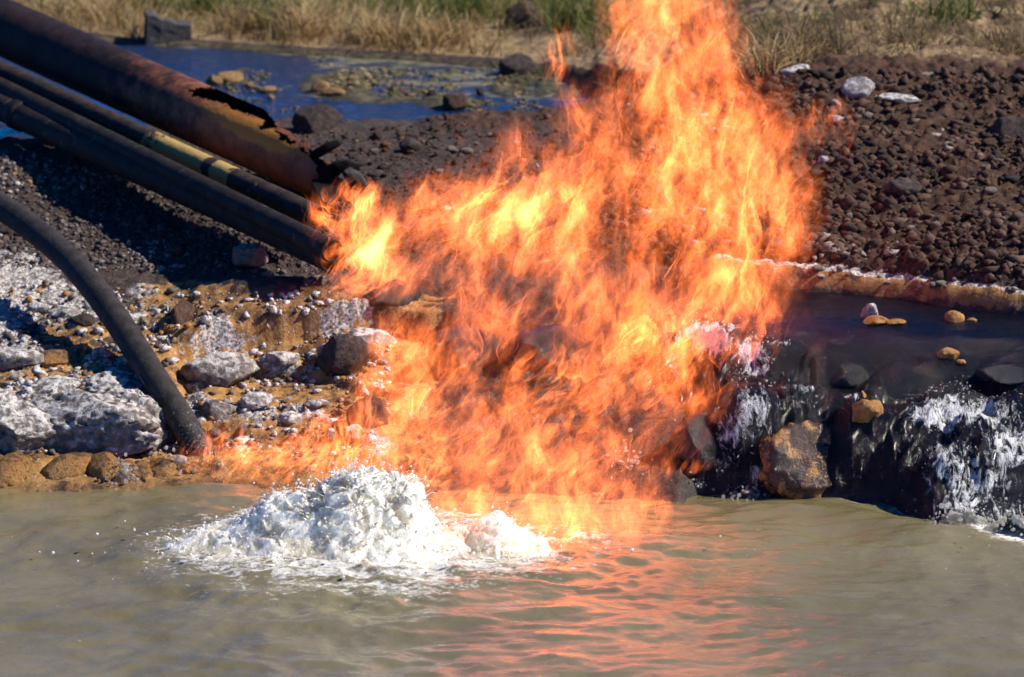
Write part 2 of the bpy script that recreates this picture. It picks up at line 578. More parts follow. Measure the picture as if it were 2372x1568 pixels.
# zones (material masks) as a function of world x, y
def zones(x, y, z):
    P = to_px(p3(x, y, z))
    px, py = P[..., 0], P[..., 1]
    nz = fbm(p3(x * 2.0, y * 1.2, 1.7), 4)
    left = sstep(1150, 900, px + 90 * nz)
    # orange travertine: left bank below the gravel
    edge = 660 + 30 * nz
    edge = np.where(px < 330, 800 + 40 * nz, edge)
    orange = left * sstep(-25, 25, py - edge) * sstep(1180, 1150, py)
    orange = np.maximum(orange, 0.9 * np.exp(-((px - 170) / 110) ** 2 - ((py - 770) / 30) ** 2))
    crust = 0.0 * px
    for cx_, cy_, rx, ry, a in ((150, 960, 250, 75, 1.0), (60, 690, 150, 90, .85), (40, 620, 80, 50, .9), (330, 740, 70, 30, .5), (40, 830, 70, 45, .9), (300, 850, 90, 40, .6), (500, 780, 60, 70, .8),
                                (820, 725, 80, 28, 1.0), (640, 850, 50, 20, .5), (560, 980, 60, 30, .5), (870, 1040, 60, 60, .6), (460, 950, 50, 45, .8), (700, 960, 90, 26, .7), (510, 800, 95, 60, .8), (650, 852, 70, 30, .7), (240, 850, 60, 25, .6), (600, 965, 80, 35, .7), (780, 770, 80, 50, .7), (180, 720, 160, 50, .75), (0, 760, 90, 40, .8), (560, 1040, 80, 20, .6), (330, 680, 70, 30, .6), (860, 830, 60, 80, .5), (740, 650, 60, 12, .5), (360, 625, 120, 10, .5), (450, 545, 60, 20, .35), (180, 450, 250, 50, .25)):
        crust = np.maximum(crust, a * np.exp(-((px - cx_) / rx) ** 2 - ((py - cy_) / ry) ** 2))
    # pale rim along the upper pool
    ry_ = line_y(RIM, x)
    dr = y - ry_
    rim = sstep(-0.06, 0.0, dr) * sstep(0.12, 0.06, dr + 0.06 * nz) * sstep(1.0, 1.4, x)
    orange = np.maximum(orange, rim)
    crust = np.maximum(crust, 0.9 * rim * sstep(0.02, 0.06, dr))
    berm = sstep(1250, 1500, px) * sstep(0.05, 0.2, dr)
    berm = np.maximum(berm, 0.8 * sstep(850, 1100, px) * sstep(3.4, 4.2, y) * sstep(5, 4.6, y))
    fy = line_y(CH_FAR, x)
    soil = sstep(0.0, 0.25, y - fy) * (x < CH_NEAR[-1, 0] + .3)
    soil = np.maximum(soil, 0.52 * sstep(2.6, 3.4, y - 0.2 * nz) * sstep(0.9, 1.6, x))
    mud = sstep(-0.1, 0.1, y - line_y(CH_NEAR, x)) * sstep(0.15, -0.1, y - fy) * (x < CH_NEAR[-1, 0] + .3)
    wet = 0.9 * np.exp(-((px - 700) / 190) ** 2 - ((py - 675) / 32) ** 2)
    wet = np.maximum(wet, 0.92 * np.exp(-((px - 1280) / 260) ** 4 - ((py - 860) / 190) ** 4))
    wet = np.maximum(wet, 0.55 * sstep(0.35, 0.02, z) * left * sstep(0.06, 0.0, z))
    wet = np.maximum(wet, sstep(-0.05, 0.1, ry_ - y) * sstep(-.1, .1, x - casc_left(y)))
    wet = np.maximum(wet, 0.7 * sstep(0.05, -0.02, z - CH_Z) * (mud > 0.5))
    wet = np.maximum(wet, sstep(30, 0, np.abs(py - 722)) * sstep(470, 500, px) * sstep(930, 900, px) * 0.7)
    return dict(orange=orange, crust=crust, berm=berm, soil=soil, mud=mud, wet=wet)


GRID = {}


def build_ground():
    xs = np.concatenate([np.array([-300, -80, -30, -14, -8, -5.5, -4.6, -4.2]), np.arange(-3.9, 3.9, 0.0165), np.array([3.95, 4.2, 4.6, 5.5, 8, 14, 30, 80, 300])])
    ys = np.concatenate([np.array([-120, -40, -15, -8, -5, -3.6]), np.arange(-3.0, 3.0, 0.0165), np.arange(3.0, 10.5, 0.035), np.array([10.8, 11.5, 13, 16, 22, 35, 70, 150, 400])])
    X, Y = np.meshgrid(xs, ys)
    xc, yc = np.clip(X, -8, 8), np.clip(Y, -8, 28)
    Z = ground_h(xc, yc)
    z = zones(xc, yc, Z)
    q = p3(xc, yc, 0.0)
    cr = sstep(.25, .6, z['crust']) * (xc < 1.2)
    Z = Z + cr * (.030 * fbm(q * 9 + 2, 3, ridged=True) + .022 * fbm(q * 24 + 6, 2, ridged=True))
    bm_ = sstep(.3, .7, z['berm'])
    Z = Z + bm_ * (.045 * fbm(q * 3.5 + 12, 3, ridged=True) + .028 * fbm(q * 11 + 14, 2, ridged=True) + .018 * fbm(q * 24 + 16, 2))
    far = (np.abs(X) > 8) | (Y > 28)
    Z = np.where(Y < -5, -1.0, Z)
    z['soil'] = np.where(far | (Y > 10.5), 1.0, z['soil'])
    GRID.update(xs=xs, ys=ys, z=Z)
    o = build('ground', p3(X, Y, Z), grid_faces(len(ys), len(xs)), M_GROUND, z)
    return tag(o, kind='structure')


build_ground()
_probe = {}


def gz(x, y):
    xs, ys, Z = GRID['xs'], GRID['ys'], GRID['z']
    x = np.asarray(x, float); y = np.asarray(y, float)
    i = np.clip(np.searchsorted(xs, x) - 1, 0, len(xs) - 2); j = np.clip(np.searchsorted(ys, y) - 1, 0, len(ys) - 2)
    fx = (x - xs[i]) / (xs[i + 1] - xs[i]); fy = (y - ys[j]) / (ys[j + 1] - ys[j])
    return (Z[j, i] * (1 - fx) + Z[j, i + 1] * fx) * (1 - fy) + (Z[j + 1, i] * (1 - fx) + Z[j + 1, i + 1] * fx) * fy


def on_ground(px, py, it=14):
    """world point where the ground is seen at a pixel"""
    px = np.asarray(px, float); py = np.asarray(py, float)
    z = np.full(np.broadcast(px, py).shape, 0.7)
    for _ in range(it):
        p = at_z(px, py, z)
        z = 0.5 * z + 0.5 * ground_h(p[..., 0], p[..., 1], False)
    p = at_z(px, py, z)
    return p


# ------------------------------------------------------------------ water
def pond_mat():
    m, nt, out = mat_new('muddy_water')
    P = geo_pos(nt)
    mp = nt.nodes.new('ShaderNodeMapping')
    mp.inputs['Scale'].default_value = (1.0, 1.7, 1.0)
    nt.links.new(P, mp.inputs['Vector'])
    a = noise(nt, 11, 5, 0.62, mp.outputs[0], 0.5)
    b = noise(nt, 42, 3, 0.6, mp.outputs[0])
    c = mixc(nt, rampf(nt, noise(nt, 0.9, 3, 0.5, P), 0.35, 0.65), (0.152, 0.128, 0.060), (0.195, 0.165, 0.082))
    foam = attr(nt, 'foam')
    f = rampf(nt, mth(nt, 'ADD', foam, mth(nt, 'MULTIPLY', mth(nt, 'SUBTRACT', noise(nt, 24, 5, 0.7, mp.outputs[0]), 0.5), 1.1)), 0.45, 0.75)
    fl = rampf(nt, noise(nt, 8, 6, 0.75, mp.outputs[0], 0.8), 0.665, 0.72)
    f = mth(nt, 'MAXIMUM', f, mth(nt, 'MULTIPLY', fl, 0.55))
    c = mixc(nt, f, c, (0.72, 0.70, 0.64))
    h = mth(nt, 'ADD', mth(nt, 'MULTIPLY', a, 0.6), mth(nt, 'MULTIPLY', b, 0.16))
    r = mth(nt, 'ADD', 0.03, mth(nt, 'MULTIPLY', f, 0.35))
    p = principled(nt, out, c, r, 0.5, bump(nt, h, 0.26, 0.05))
    p.inputs['IOR'].default_value = 1.85          # raised above plain water to strengthen the sky reflection
    return m


BOIL = at_z(820, 1290, 0.0)          # where the gas boils up through the pond


def build_pond():
    xs = np.concatenate([np.array([-60, -20, -8, -5]), np.arange(-3.6, 3.6, 0.020), np.array([5, 8, 20, 60])])
    ys = np.concatenate([np.array([-60, -25, -15, -9, -7, -6]), np.arange(-5.4, -1.0, 0.020), np.array([-0.8])])
    X, Y = np.meshgrid(xs, ys)
    q = p3(X * .85 + .25 * perlin(p3(X, Y, 5.5)), Y * 1.9, 0.0)
    sh = line_y(SHORE, X) - Y
    Z = 0.036 * fbm(q * 1.25 + 3, 2) + 0.030 * fbm(q * 3.8 + 8, 2) + 0.010 * fbm(q * 9 + 4, 3)
    rb = np.hypot((X - BOIL[0]) / 1.25, (Y - BOIL[1]) / 0.85)
    Z += 0.007 * np.sin(rb * 15 + 2.2 * fbm(q * 1.2, 2)) * np.exp(-((rb - 1.0) / 0.6) ** 2)
    Z += 0.05 * np.exp(-rb ** 2) * (1 + fbm(q * 5, 3, ridged=True))
    # swell by the foot of the cascade
    Z += 0.045 * np.exp(-((X - 1.9) / 0.9) ** 2 - ((sh - 0.3) / 0.22) ** 2)
    Z += 0.035 * np.exp(-((X - 0.5) / 0.9) ** 2 - ((sh - 0.75) / 0.2) ** 2)
    rw = rb * (1 + .45 * fbm(q * 1.1 + 13, 3))
    foam = 0.34 * np.exp(-((rw / 1.0) ** 4)) + .14 * np.exp(-((rw / 1.3) ** 4)) + .3 * np.clip(fbm(q * 4 + 19, 2, ridged=True), 0, 1) * np.exp(-((rw / 1.5) ** 4))
    right = sstep(2.05, 2.7, X) * sstep(0.42, 0.05, sh) * sstep(-0.15, 0.0, sh)
    foam = np.maximum(foam, 0.95 * right)
    foam = np.maximum(foam, 0.5 * sstep(1.0, 1.4, X) * sstep(0.07, 0.0, sh))
    P = to_px(p3(X, Y, Z))
    for cx_, cy_, rx, ry_, a_ in ((60, 1180, 130, 12, .3), (180, 1210, 110, 14, .36), (290, 1250, 90, 16, .35), (1500, 1265, 60, 8, .2), (1640, 1340, 160, 16, .34), (1240, 1300, 110, 10, .35), (900, 1340, 300, 14, .3), (760, 1360, 60, 7, .25), (1430, 1130, 70, 30, .6), (1560, 1120, 90, 12, .55)):
        foam = np.maximum(foam, a_ * np.exp(-((P[..., 0] - cx_) / rx) ** 2 - ((P[..., 1] - cy_) / ry_) ** 2))
    o = build('pond_water', p3(X, Y, Z), grid_faces(len(ys), len(xs)), pond_mat(), dict(foam=foam))
    return tag(o, kind='structure')


build_pond()


def stream_mat():
    m, nt, out = mat_new('dark_stream_water')
    P = geo_pos(nt)
    foam = attr(nt, 'foam')
    mp = nt.nodes.new('ShaderNodeMapping')
    mp.inputs['Scale'].default_value = (1.0, 0.5, 0.5)
    nt.links.new(P, mp.inputs['Vector'])
    n1 = noise(nt, 20, 6, 0.75, mp.outputs[0], 0.8)
    n2 = noise(nt, 110, 3, 0.65, mp.outputs[0])
    f = rampf(nt, mth(nt, 'ADD', foam, mth(nt, 'MULTIPLY', mth(nt, 'SUBTRACT', n1, 0.5), 2.0)), 0.34, 0.66)
    c = mixc(nt, f, (0.004, 0.005, 0.010), (0.70, 0.70, 0.72))
    rough = mth(nt, 'ADD', 0.10, mth(nt, 'MULTIPLY', f, 0.3))
    bs = attr(nt, 'rough')
    b = N(nt, 'ShaderNodeBump', Distance=0.045)
    nt.links.new(mth(nt, 'ADD', n1, mth(nt, 'MULTIPLY', n2, 0.5)), b.inputs['Height'])
    nt.links.new(mth(nt, 'ADD', 0.30, mth(nt, 'MULTIPLY', bs, 0.45)), b.inputs['Strength'])
    p = principled(nt, out, c, rough, 0.5, b.outputs['Normal'])
    p.inputs['IOR'].default_value = 1.36
    return m


def stream_foam(px, py):
    foam = 0.0 * px
    for cx_, cy_, rx, ry_, a_ in ((2190, 965, 90, 45, .72), (2290, 960, 90, 35, .62), (2180, 1080, 70, 80, .50), (2260, 1130, 120, 90, .58), (2350, 1050, 90, 100, .58), (2372, 1200, 140, 45, .85), (2220, 1190, 90, 30, .75), (2120, 1175, 60, 14, .5), (1700, 1140, 60, 10, .6),
                                  (1740, 960, 60, 60, .62), (1690, 1010, 45, 70, .55), (1760, 870, 70, 14, .5), (1850, 905, 60, 14, .42), (1740, 830, 55, 50, .62), (1640, 790, 80, 50, .75), (1810, 800, 60, 10, .42), (1860, 940, 90, 25, .35), (1975, 925, 45, 12, .4),
                                  (1790, 1050, 26, 40, .55), (1750, 1110, 25, 40, .55), (2110, 930, 60, 16, .4), (1650, 1060, 30, 40, .4), (1480, 1100, 80, 50, .9), (1530, 900, 60, 90, .7), (2050, 1120, 60, 50, .2), (2120, 1010, 40, 40, .3)):
        foam = np.maximum(foam, a_ * np.exp(-((px - cx_) / rx) ** 2 - ((py - cy_) / ry_) ** 2))
    return foam


def _casc_rocks():
    out = []
    for px, py, r_, hh in ((1660, 870, .16, .09), (1740, 975, .17, .12), (1830, 930, .14, .09), (1700, 1060, .18, .13), (1930, 850, .18, .06), (2060, 905, .16, .08), (1990, 1010, .16, .12), (2100, 1040, .20, .13), (2210, 960, .18, .08), (2260, 1060, .17, .12), (2340, 980, .16, .09), (2330, 1130, .18, .12), (2180, 1130, .15, .10), (2060, 1110, .14, .1), (2190, 850, .15, .05), (2330, 860, .17, .05), (1800, 830, .14, .05)):
        z = .4
        for _ in range(30):
            p = at_z(px, py, z)
            z = .6 * z + .4 * float(casc_h(p[0], p[1]))
        p = at_z(px, py, z)
        out.append((p[0], p[1], r_, hh))
    return out


CASC_ROCKS = _casc_rocks()


def casc_surf(X, Y):
    h = casc_h(X, Y)
    drop = sstep(0.0, 0.06, POOL_Z - h) * (.15 + .85 * sstep(-.03, .10, h))
    q = p3(X, Y, h)
    lump = fbm(q * 3.2 + 40, 3)
    for bx, by, br, bh in CASC_ROCKS:
        d2 = ((X - bx) ** 2 + ((Y - by) * 1.1) ** 2) / br ** 2
        h = h + drop * bh * np.clip(1 - d2, 0, 1) ** .7
    rapid = sstep(.53, .40, casc_h(X, Y))
    z = h + drop * (0.07 * lump + (.012 + 0.042 * rapid) * fbm(q * np.array([7, 6, 6]) + 3, 3, ridged=True) + (.005 + 0.017 * rapid) * fbm(q * np.array([22, 18, 16]) + 9, 3, ridged=True))
    z = z + drop * (1 - rapid) * .012 * fbm(q * np.array([4, 14, 6]) + 77, 3)
    z = z + (1 - drop) * (0.016 * fbm(q * np.array([5, 10, 1]) + 2, 3))
    return z, drop


def build_stream():
    xs = np.arange(0.75, 4.2, 0.0125)
    ys = np.concatenate([np.arange(-2.75, -0.6, 0.0125), np.arange(-0.6, 0.75, 0.03)])
    X, Y = np.meshgrid(xs, ys)
    Z, drop = casc_surf(X, Y)
    P = to_px(p3(X, Y, Z))
    foam = stream_foam(P[..., 0], P[..., 1]) * (0.3 + 0.7 * drop)
    Z = Z + 0.05 * foam * (0.5 + fbm(p3(X, Y, Z) * 30, 2, ridged=True))
    F = grid_faces(len(ys), len(xs))
    ctr = np.stack([X.ravel(), Y.ravel()], -1)[F].mean(1)
    nz = 0.05 * perlin(p3(ctr[:, 0] * 6, ctr[:, 1] * 6, 0))
    keep = (ctr[:, 0] > casc_left(ctr[:, 1]) - 0.02 + nz) & (ctr[:, 1] < line_y(RIM, ctr[:, 0]) + 0.12)
    keep &= ctr[:, 1] > line_y(SHORE, ctr[:, 0]) - .05 + nz
    F = F[keep]
    used, inv = np.unique(F, return_inverse=True)
    V = p3(X, Y, Z).reshape(-1, 3)[used]
    o = build('stream_water', V, inv.reshape(-1, 4), stream_mat(), dict(foam=foam.ravel()[used], rough=drop.ravel()[used]))
    return tag(o, kind='structure')


build_stream()


def channel_mat():
    m, nt, out = mat_new('channel_water_mat')
    P = geo_pos(nt)
    mp = nt.nodes.new('ShaderNodeMapping')
    mp.inputs['Scale'].default_value = (1.0, 2.5, 1.0)
    nt.links.new(P, mp.inputs['Vector'])
    n1 = noise(nt, 9, 4, 0.6, mp.outputs[0])
    alg = noise(nt, 2.2, 6, 0.68, mp.outputs[0], 0.6)
    f = rampf(nt, mth(nt, 'ADD', alg, mth(nt, 'MULTIPLY', attr(nt, 'scum'), 0.5)), 0.66, 0.80)
    c = mixc(nt, f, (0.012, 0.026, 0.070), mixc(nt, rampf(nt, n1, 0.4, 0.6), (0.06, 0.062, 0.022), (0.20, 0.18, 0.11)))
    p = principled(nt, out, c, mth(nt, 'ADD', 0.05, mth(nt, 'MULTIPLY', f, 0.5)), 0.5, bump(nt, n1, 0.5, 0.05))
    p.inputs['IOR'].default_value = 1.85
    return m


def build_channel():
    xs = np.arange(-7, 1.6, 0.05)
    t = np.linspace(-0.05, 1.05, 70)
    X = np.tile(xs[None], (len(t), 1))
    ny, fy = line_y(CH_NEAR, xs), line_y(CH_FAR, xs)
    Y = ny[None] + (fy - ny + 0.02)[None] * t[:, None]
    Z = CH_Z + 0.012 * fbm(p3(X * 2.5, Y * 6, 0), 3)
    scum = sstep(5.2, 5.9, Y + .3 * fbm(p3(X, Y, 0), 3)) * sstep(-2.2, -1.0, X) * 0.45 + sstep(0.93, 1.0, t)[:, None] * 0.4
    o = build('channel_water', p3(X, Y, Z), grid_faces(len(t), len(xs)), channel_mat(), dict(scum=scum))
    tag(o, kind='structure')


build_channel()


# ------------------------------------------------------------------ pipes
def rust_mat(name, kind):
    m, nt, out = mat_new(name)
    P = geo_pos(nt)
    T = attr(nt, 'along')
    a = noise(nt, 9, 6, 0.65, P)
    b = noise(nt, 45, 4, 0.65, P)
    if kind == 'big':
        c = mixc(nt, rampf(nt, a, 0.35, 0.65), (0.013, 0.009, 0.010), (0.032, 0.018, 0.017))
        red = mixc(nt, rampf(nt, a, 0.3, 0.62), (0.15, 0.052, 0.030), (0.27, 0.098, 0.045))
        f = rampf(nt, mth(nt, 'ADD', T, mth(nt, 'MULTIPLY', mth(nt, 'SUBTRACT', a, 0.5), 0.5)), 0.36, 0.72)
        c = mixc(nt, f, c, red)
        och = mth(nt, 'ADD', attr(nt, 'ochre'), mth(nt, 'MULTIPLY', mth(nt, 'SUBTRACT', noise(nt, 6, 6, 0.7, P), 0.5), 1.1))
        c = mixc(nt, rampf(nt, och, 0.42, 0.75), c, (0.46, 0.185, 0.035))
        c = mixc(nt, rampf(nt, attr(nt, 'end_dark'), 0.35, 0.75), c, (0.012, 0.010, 0.010))
    elif kind == 'yellow':
        c = mixc(nt, rampf(nt, a, 0.35, 0.65), (0.020, 0.016, 0.014), (0.055, 0.036, 0.025))
        y = mth(nt, 'ADD', attr(nt, 'paint'), mth(nt, 'MULTIPLY', mth(nt, 'SUBTRACT', noise(nt, 16, 6, 0.75, P), 0.5), 2.2))
        c = mixc(nt, rampf(nt, y, 0.40, 0.60), c, (0.42, 0.28, 0.085))
    else:
        c = mixc(nt, rampf(nt, a, 0.35, 0.65), (0.010, 0.009, 0.009), (0.026, 0.020, 0.018))
        c = mixc(nt, rampf(nt, noise(nt, 7, 5, 0.7, P), 0.58, 0.72), c, (0.10, 0.075, 0.045))
    c = mixc(nt, rampf(nt, b, 0.6, 0.78), c, (0.012, 0.009, 0.008))
    principled(nt, out, c, 0.7, 0.2, bump(nt, mth(nt, 'ADD', a, mth(nt, 'MULTIPLY', b, 0.5)), 0.5, 0.014))
    return m


M_BIG = rust_mat('rusty_steel', 'big')
M_YEL = rust_mat('yellow_painted_steel', 'yellow')
M_PIPE = rust_mat('dark_steel', 'plain')
M_INNER = rock_mat('dark_inside', (0.006, 0.005, 0.005), (0.014, 0.011, 0.010))  # near-black colour for the inner pipe walls


def sweep(path, radii, nseg):
    path = np.asarray(path, float)
    t = np.gradient(path, axis=0)
    t /= np.linalg.norm(t, axis=1)[:, None]
    side = np.cross(t, np.array([0, 0, 1.0])); side /= np.linalg.norm(side, axis=1)[:, None]
    up = np.cross(side, t)
    a = np.linspace(0, 2 * math.pi, nseg, endpoint=False)
    return path[:, None] + radii[:, None, None] * (np.cos(a)[None, :, None] * side[:, None] + np.sin(a)[None, :, None] * up[:, None]), side, up, t


def line_path(p0, p1, n):
    return p0 + (p1 - p0) * np.linspace(0, 1, n)[:, None]


def pipe(name, p0, p1, r, mat, label, n=90, nseg=40, wob=0.0015, paint=None, cap=True, seams=(), sag=0.0):
    path = line_path(p0, p1, n)
    path[:, 2] -= sag * np.sin(np.linspace(0, math.pi, n))
    v, side, up, t = sweep(path, np.full(n, r), nseg)
    nrm = (v - path[:, None]) / r
    v = v + nrm * (wob * 2.5 * fbm(v * 16, 3) + wob * perlin(v * 50))[..., None]
    px = to_px(path)[:, 0]
    at = dict(along=np.repeat(np.linspace(0, 1, n), nseg))
    if paint is not None:
        at['paint'] = np.repeat(paint(px), nseg)
    root = empty(name, path[-1])
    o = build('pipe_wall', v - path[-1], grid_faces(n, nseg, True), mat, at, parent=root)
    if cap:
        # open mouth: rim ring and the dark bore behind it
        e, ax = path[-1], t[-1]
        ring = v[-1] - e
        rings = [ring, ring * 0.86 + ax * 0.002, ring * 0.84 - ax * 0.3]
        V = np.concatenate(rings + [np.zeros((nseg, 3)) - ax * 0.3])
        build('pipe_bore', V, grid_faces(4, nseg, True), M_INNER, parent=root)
    for sx in seams:
        k = int(np.argmin(np.abs(px - sx)))
        c = path[k]
        s2, *_ = sweep(np.array([c - t[k] * 0.05, c - t[k] * 0.045, c + t[k] * 0.045, c + t[k] * 0.05]), np.array([r, r * 1.14, r * 1.14, r]), nseg)
        build('coupling', s2 - path[-1], grid_faces(4, nseg, True), mat, dict(along=np.full(4 * nseg, .4)), parent=root)
    tag(root, label, 'pipe')
    return root, path


def P3(px, py, z):
    return at_z(px, py, z)


# big rusted pipe with its torn top
def big_pipe():
    A = P3(0, 60, 1.42); B = P3(800, 414, 1.02)
    d = (B - A)
    p0 = A - d * 0.55
    n, nseg = 310, 100
    path = line_path(p0, B, n)
    r = 0.198
    v, side, up, t = sweep(path, np.full(n, r), nseg)
    nrm = (v - path[:, None]) / r
    v = v + nrm * (0.004 * fbm(v * 5, 3) + 0.0015 * perlin(v * 40))[..., None]
    F = grid_faces(n, nseg, True)
    c = v.reshape(-1, 3)[F].mean(1)
    nn = nrm.reshape(-1, 3)[F].mean(1)
    facing = (nn * (CAM - c)).sum(1) > -0.02
    P = to_px(c)
    jag = np.stack([9 * fbm(c * 22, 3) + 5 * perlin(c * 70), 7 * fbm(c * 22 + 9, 3) + 4 * perlin(c * 70 + 3)], -1)
    Q = P + jag
    hole = in_poly(Q, [(440, 207), (470, 202), (500, 204), (540, 214), (585, 236), (612, 250), (632, 275), (640, 292), (600, 302), (612, 276), (575, 264), (540, 252), (515, 240), (478, 230), (450, 224)])
    hole |= in_poly(Q, [(640, 302), (660, 308), (682, 328), (676, 338), (652, 325)])
    hole |= in_poly(Q, [(690, 338), (706, 344), (722, 372), (760, 400), (790, 470), (870, 480), (870, 380), (760, 340), (718, 345), (716, 360), (700, 352)])
    hole &= facing
    # the crown of the last stretch is torn away down to a ragged rim, front and back
    rim = np.interp(Q[:, 0] - 0.4 * (jag[:, 0]), [505, 540, 600, 640, 718, 735, 780, 830], [100, 206, 240, 284, 338, 362, 400, 470])
    hole |= (P[:, 0] > 505) & (P[:, 1] + 0.5 * jag[:, 1] < rim)
    s = ((c - B) @ (d / np.linalg.norm(d)))
    hole |= s > -0.05 + 0.09 * perlin(c * 10 + 5)
    keep = ~hole
    tt = np.clip(((v - A) @ d) / (d @ d), 0, 1)
    PP = to_px(v)
    och = 1.15 * np.exp(-((PP[..., 0] - 590) / 135) ** 2) * np.exp(-((PP[..., 1] - (PP[..., 0] - 500) * 0.47 - 262) / 36) ** 2)
    end_dark = sstep(640, 800, PP[..., 0] + 30 * perlin(v * 6)) * 0.9  # wall colour goes near black towards the torn end
    root = empty('rusty_pipe', B)
    at = dict(along=tt.ravel(), ochre=och.ravel(), end_dark=end_dark.ravel())
    Fk = F[keep]
    used, inv = np.unique(Fk, return_inverse=True)
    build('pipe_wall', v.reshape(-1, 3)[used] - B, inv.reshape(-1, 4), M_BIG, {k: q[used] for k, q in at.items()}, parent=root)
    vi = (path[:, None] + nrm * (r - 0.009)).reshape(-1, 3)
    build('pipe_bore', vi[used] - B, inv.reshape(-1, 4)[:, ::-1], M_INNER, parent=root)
    # bent shards of torn plate at the mouth
    for k, (poly, dep) in enumerate((([(722, 352), (760, 332), (782, 326), (790, 336), (765, 352), (735, 368)], 2.45), ([(740, 400), (770, 378), (800, 374), (842, 384), (820, 394), (790, 402), (775, 420)], 2.3), ([(790, 398), (808, 392), (836, 410), (848, 432), (826, 440), (806, 428)], 2.2))):
        q = np.array(poly, float)
        m_ = len(q)
        front = at_y(q[:, 0], q[:, 1], dep + 0.05 * np.sin(np.arange(m_) * 2.1))
        back = front + np.array([0.01, 0.02, 0.012])
        V = np.concatenate([front, back, front.mean(0)[None], back.mean(0)[None] + [0, .02, .01]])
        T = []
        for i in range(m_):
            j = (i + 1) % m_
            T += [(i, j, 2 * m_), (m_ + j, m_ + i, 2 * m_ + 1), (i, m_ + i, m_ + j), (i, m_ + j, j)]
        build('torn_shard', V - B, np.array(T), M_BIG if k < 2 else M_BLOCK, dict(along=np.full(len(V), .2), ochre=np.zeros(len(V)), end_dark=np.full(len(V), .8)), smooth=False, parent=root)
    tag(root, 'big rusted pipe with a ragged hole torn along its top, at upper left', 'pipe')


big_pipe()


def ext(a, b, k):
    return a - (b - a) * k


a, b = P3(0, 166, 1.22), P3(735, 503, 0.97)
pipe('yellow_pipe', ext(a, b, .5), b, 0.072, M_YEL, 'thin pipe with worn yellow paint band, lying just below the big rusted pipe',
     paint=lambda px: np.clip(.85 * sstep(300, 420, px) - 0.98 * sstep(486, 490, px) * sstep(508, 504, px) - sstep(538, 560, px) + .42 * sstep(560, 600, px) * sstep(720, 600, px), 0, 1), n=180)
a, b = P3(0, 204, 1.19), P3(770, 582, 0.93)
pipe('thin_pipe', ext(a, b, .5), b, 0.070, M_PIPE, 'thin dark pipe wedged between the yellow banded pipe and the front pipe', n=140)
a, b = P3(0, 247, 1.10), P3(772, 598, 0.86)
pipe('front_pipe', ext(a, b, .5), b, 0.090, M_PIPE, 'dark steel pipe in front of the others, its open end in the flames', n=160, seams=(44,))


def hose_mat():
    m, nt, out = mat_new('charred_pipe')
    P = geo_pos(nt)
    a = noise(nt, 14, 5, 0.65, P)
    b = noise(nt, 60, 4, 0.7, P)
    c = mixc(nt, rampf(nt, a, 0.35, 0.65), (0.016, 0.014, 0.013), (0.036, 0.031, 0.028))
    ash = mth(nt, 'ADD', attr(nt, 'ash'), mth(nt, 'MULTIPLY', mth(nt, 'SUBTRACT', b, 0.5), 1.5))
    c = mixc(nt, rampf(nt, ash, 0.55, 0.85), c, (0.30, 0.27, 0.25))
    principled(nt, out, c, 0.7, 0.3, bump(nt, mth(nt, 'ADD', a, b), 0.5, 0.012))
    return m


def curved_pipe():
    pts = [(-160, 380, 1.10), (-60, 440, 1.05), (40, 503, 0.97), (100, 548, 0.91), (160, 600, 0.83), (215, 664, 0.74), (265, 732, 0.63), (310, 800, 0.52), (350, 865, 0.42), (390, 925, 0.32), (425, 980, 0.23), (458, 1035, 0.12), (482, 1078, 0.02), (500, 1110, -0.08)]
    q = np.array(pts)
    w3 = at_z(q[:, 0], q[:, 1], q[:, 2])
    s = np.linspace(0, 1, len(w3)); t = np.linspace(0, 1, 150)
    # smooth interpolation
    path = np.stack([np.interp(t, s, w3[:, k]) for k in range(3)], -1)
    for _ in range(12):
        path[1:-1] = 0.25 * path[:-2] + 0.5 * path[1:-1] + 0.25 * path[2:]
    n, nseg = len(path), 40
    r = np.full(n, 0.080) * (1 + 0.04 * np.sin(t * 60) * sstep(.5, .7, t) * 0.3)
    v, side, up, tg = sweep(path, r, nseg)
    nrm = (v - path[:, None]) / r[:, None, None]
    v = v + nrm * (0.005 * fbm(v * 9, 3) * (0.3 + sstep(.45, .7, t))[:, None] + 0.003 * sstep(.5, .8, t)[:, None] * fbm(v * 40, 2))[..., None]
    root = empty('charred_pipe', path[-1])
    ash = np.repeat(0.1 + 0.5 * sstep(0.45, 0.95, t), nseg)
    build('pipe_wall', v - path[-1], grid_faces(n, nseg, True), hose_mat(), dict(ash=ash), parent=root)
    ring = v[-1] - path[-1]; ax = tg[-1]
    build('pipe_bore', np.concatenate([ring, ring * .8 + ax * .002, ring * .78 - ax * .2, ring * 0 - ax * .2]), grid_faces(4, nseg, True), M_INNER, parent=root)
    # flakes of peeling scale along its right side
    for k in (84, 95, 102):
        for j in (1,):
            c = v[k, j] - path[-1]
            u_ = nrm[k, j]; ta = tg[k]
            V = np.array([c - ta * .05, c + ta * .05, c + ta * .04 + u_ * .018, c - ta * .02 + u_ * .024, c - ta * .05 + u_ * -.004 + [0, 0, .006], c + ta * .05 + [0, 0, .006]])
            build('scale_flake', V, np.array([(0, 1, 2), (0, 2, 3), (3, 2, 5), (3, 5, 4)]), M_BLOCK, smooth=False, parent=root)
    tag(root, 'charred black curved pipe running down the crusted left bank to the low flames', 'pipe')


curved_pipe()


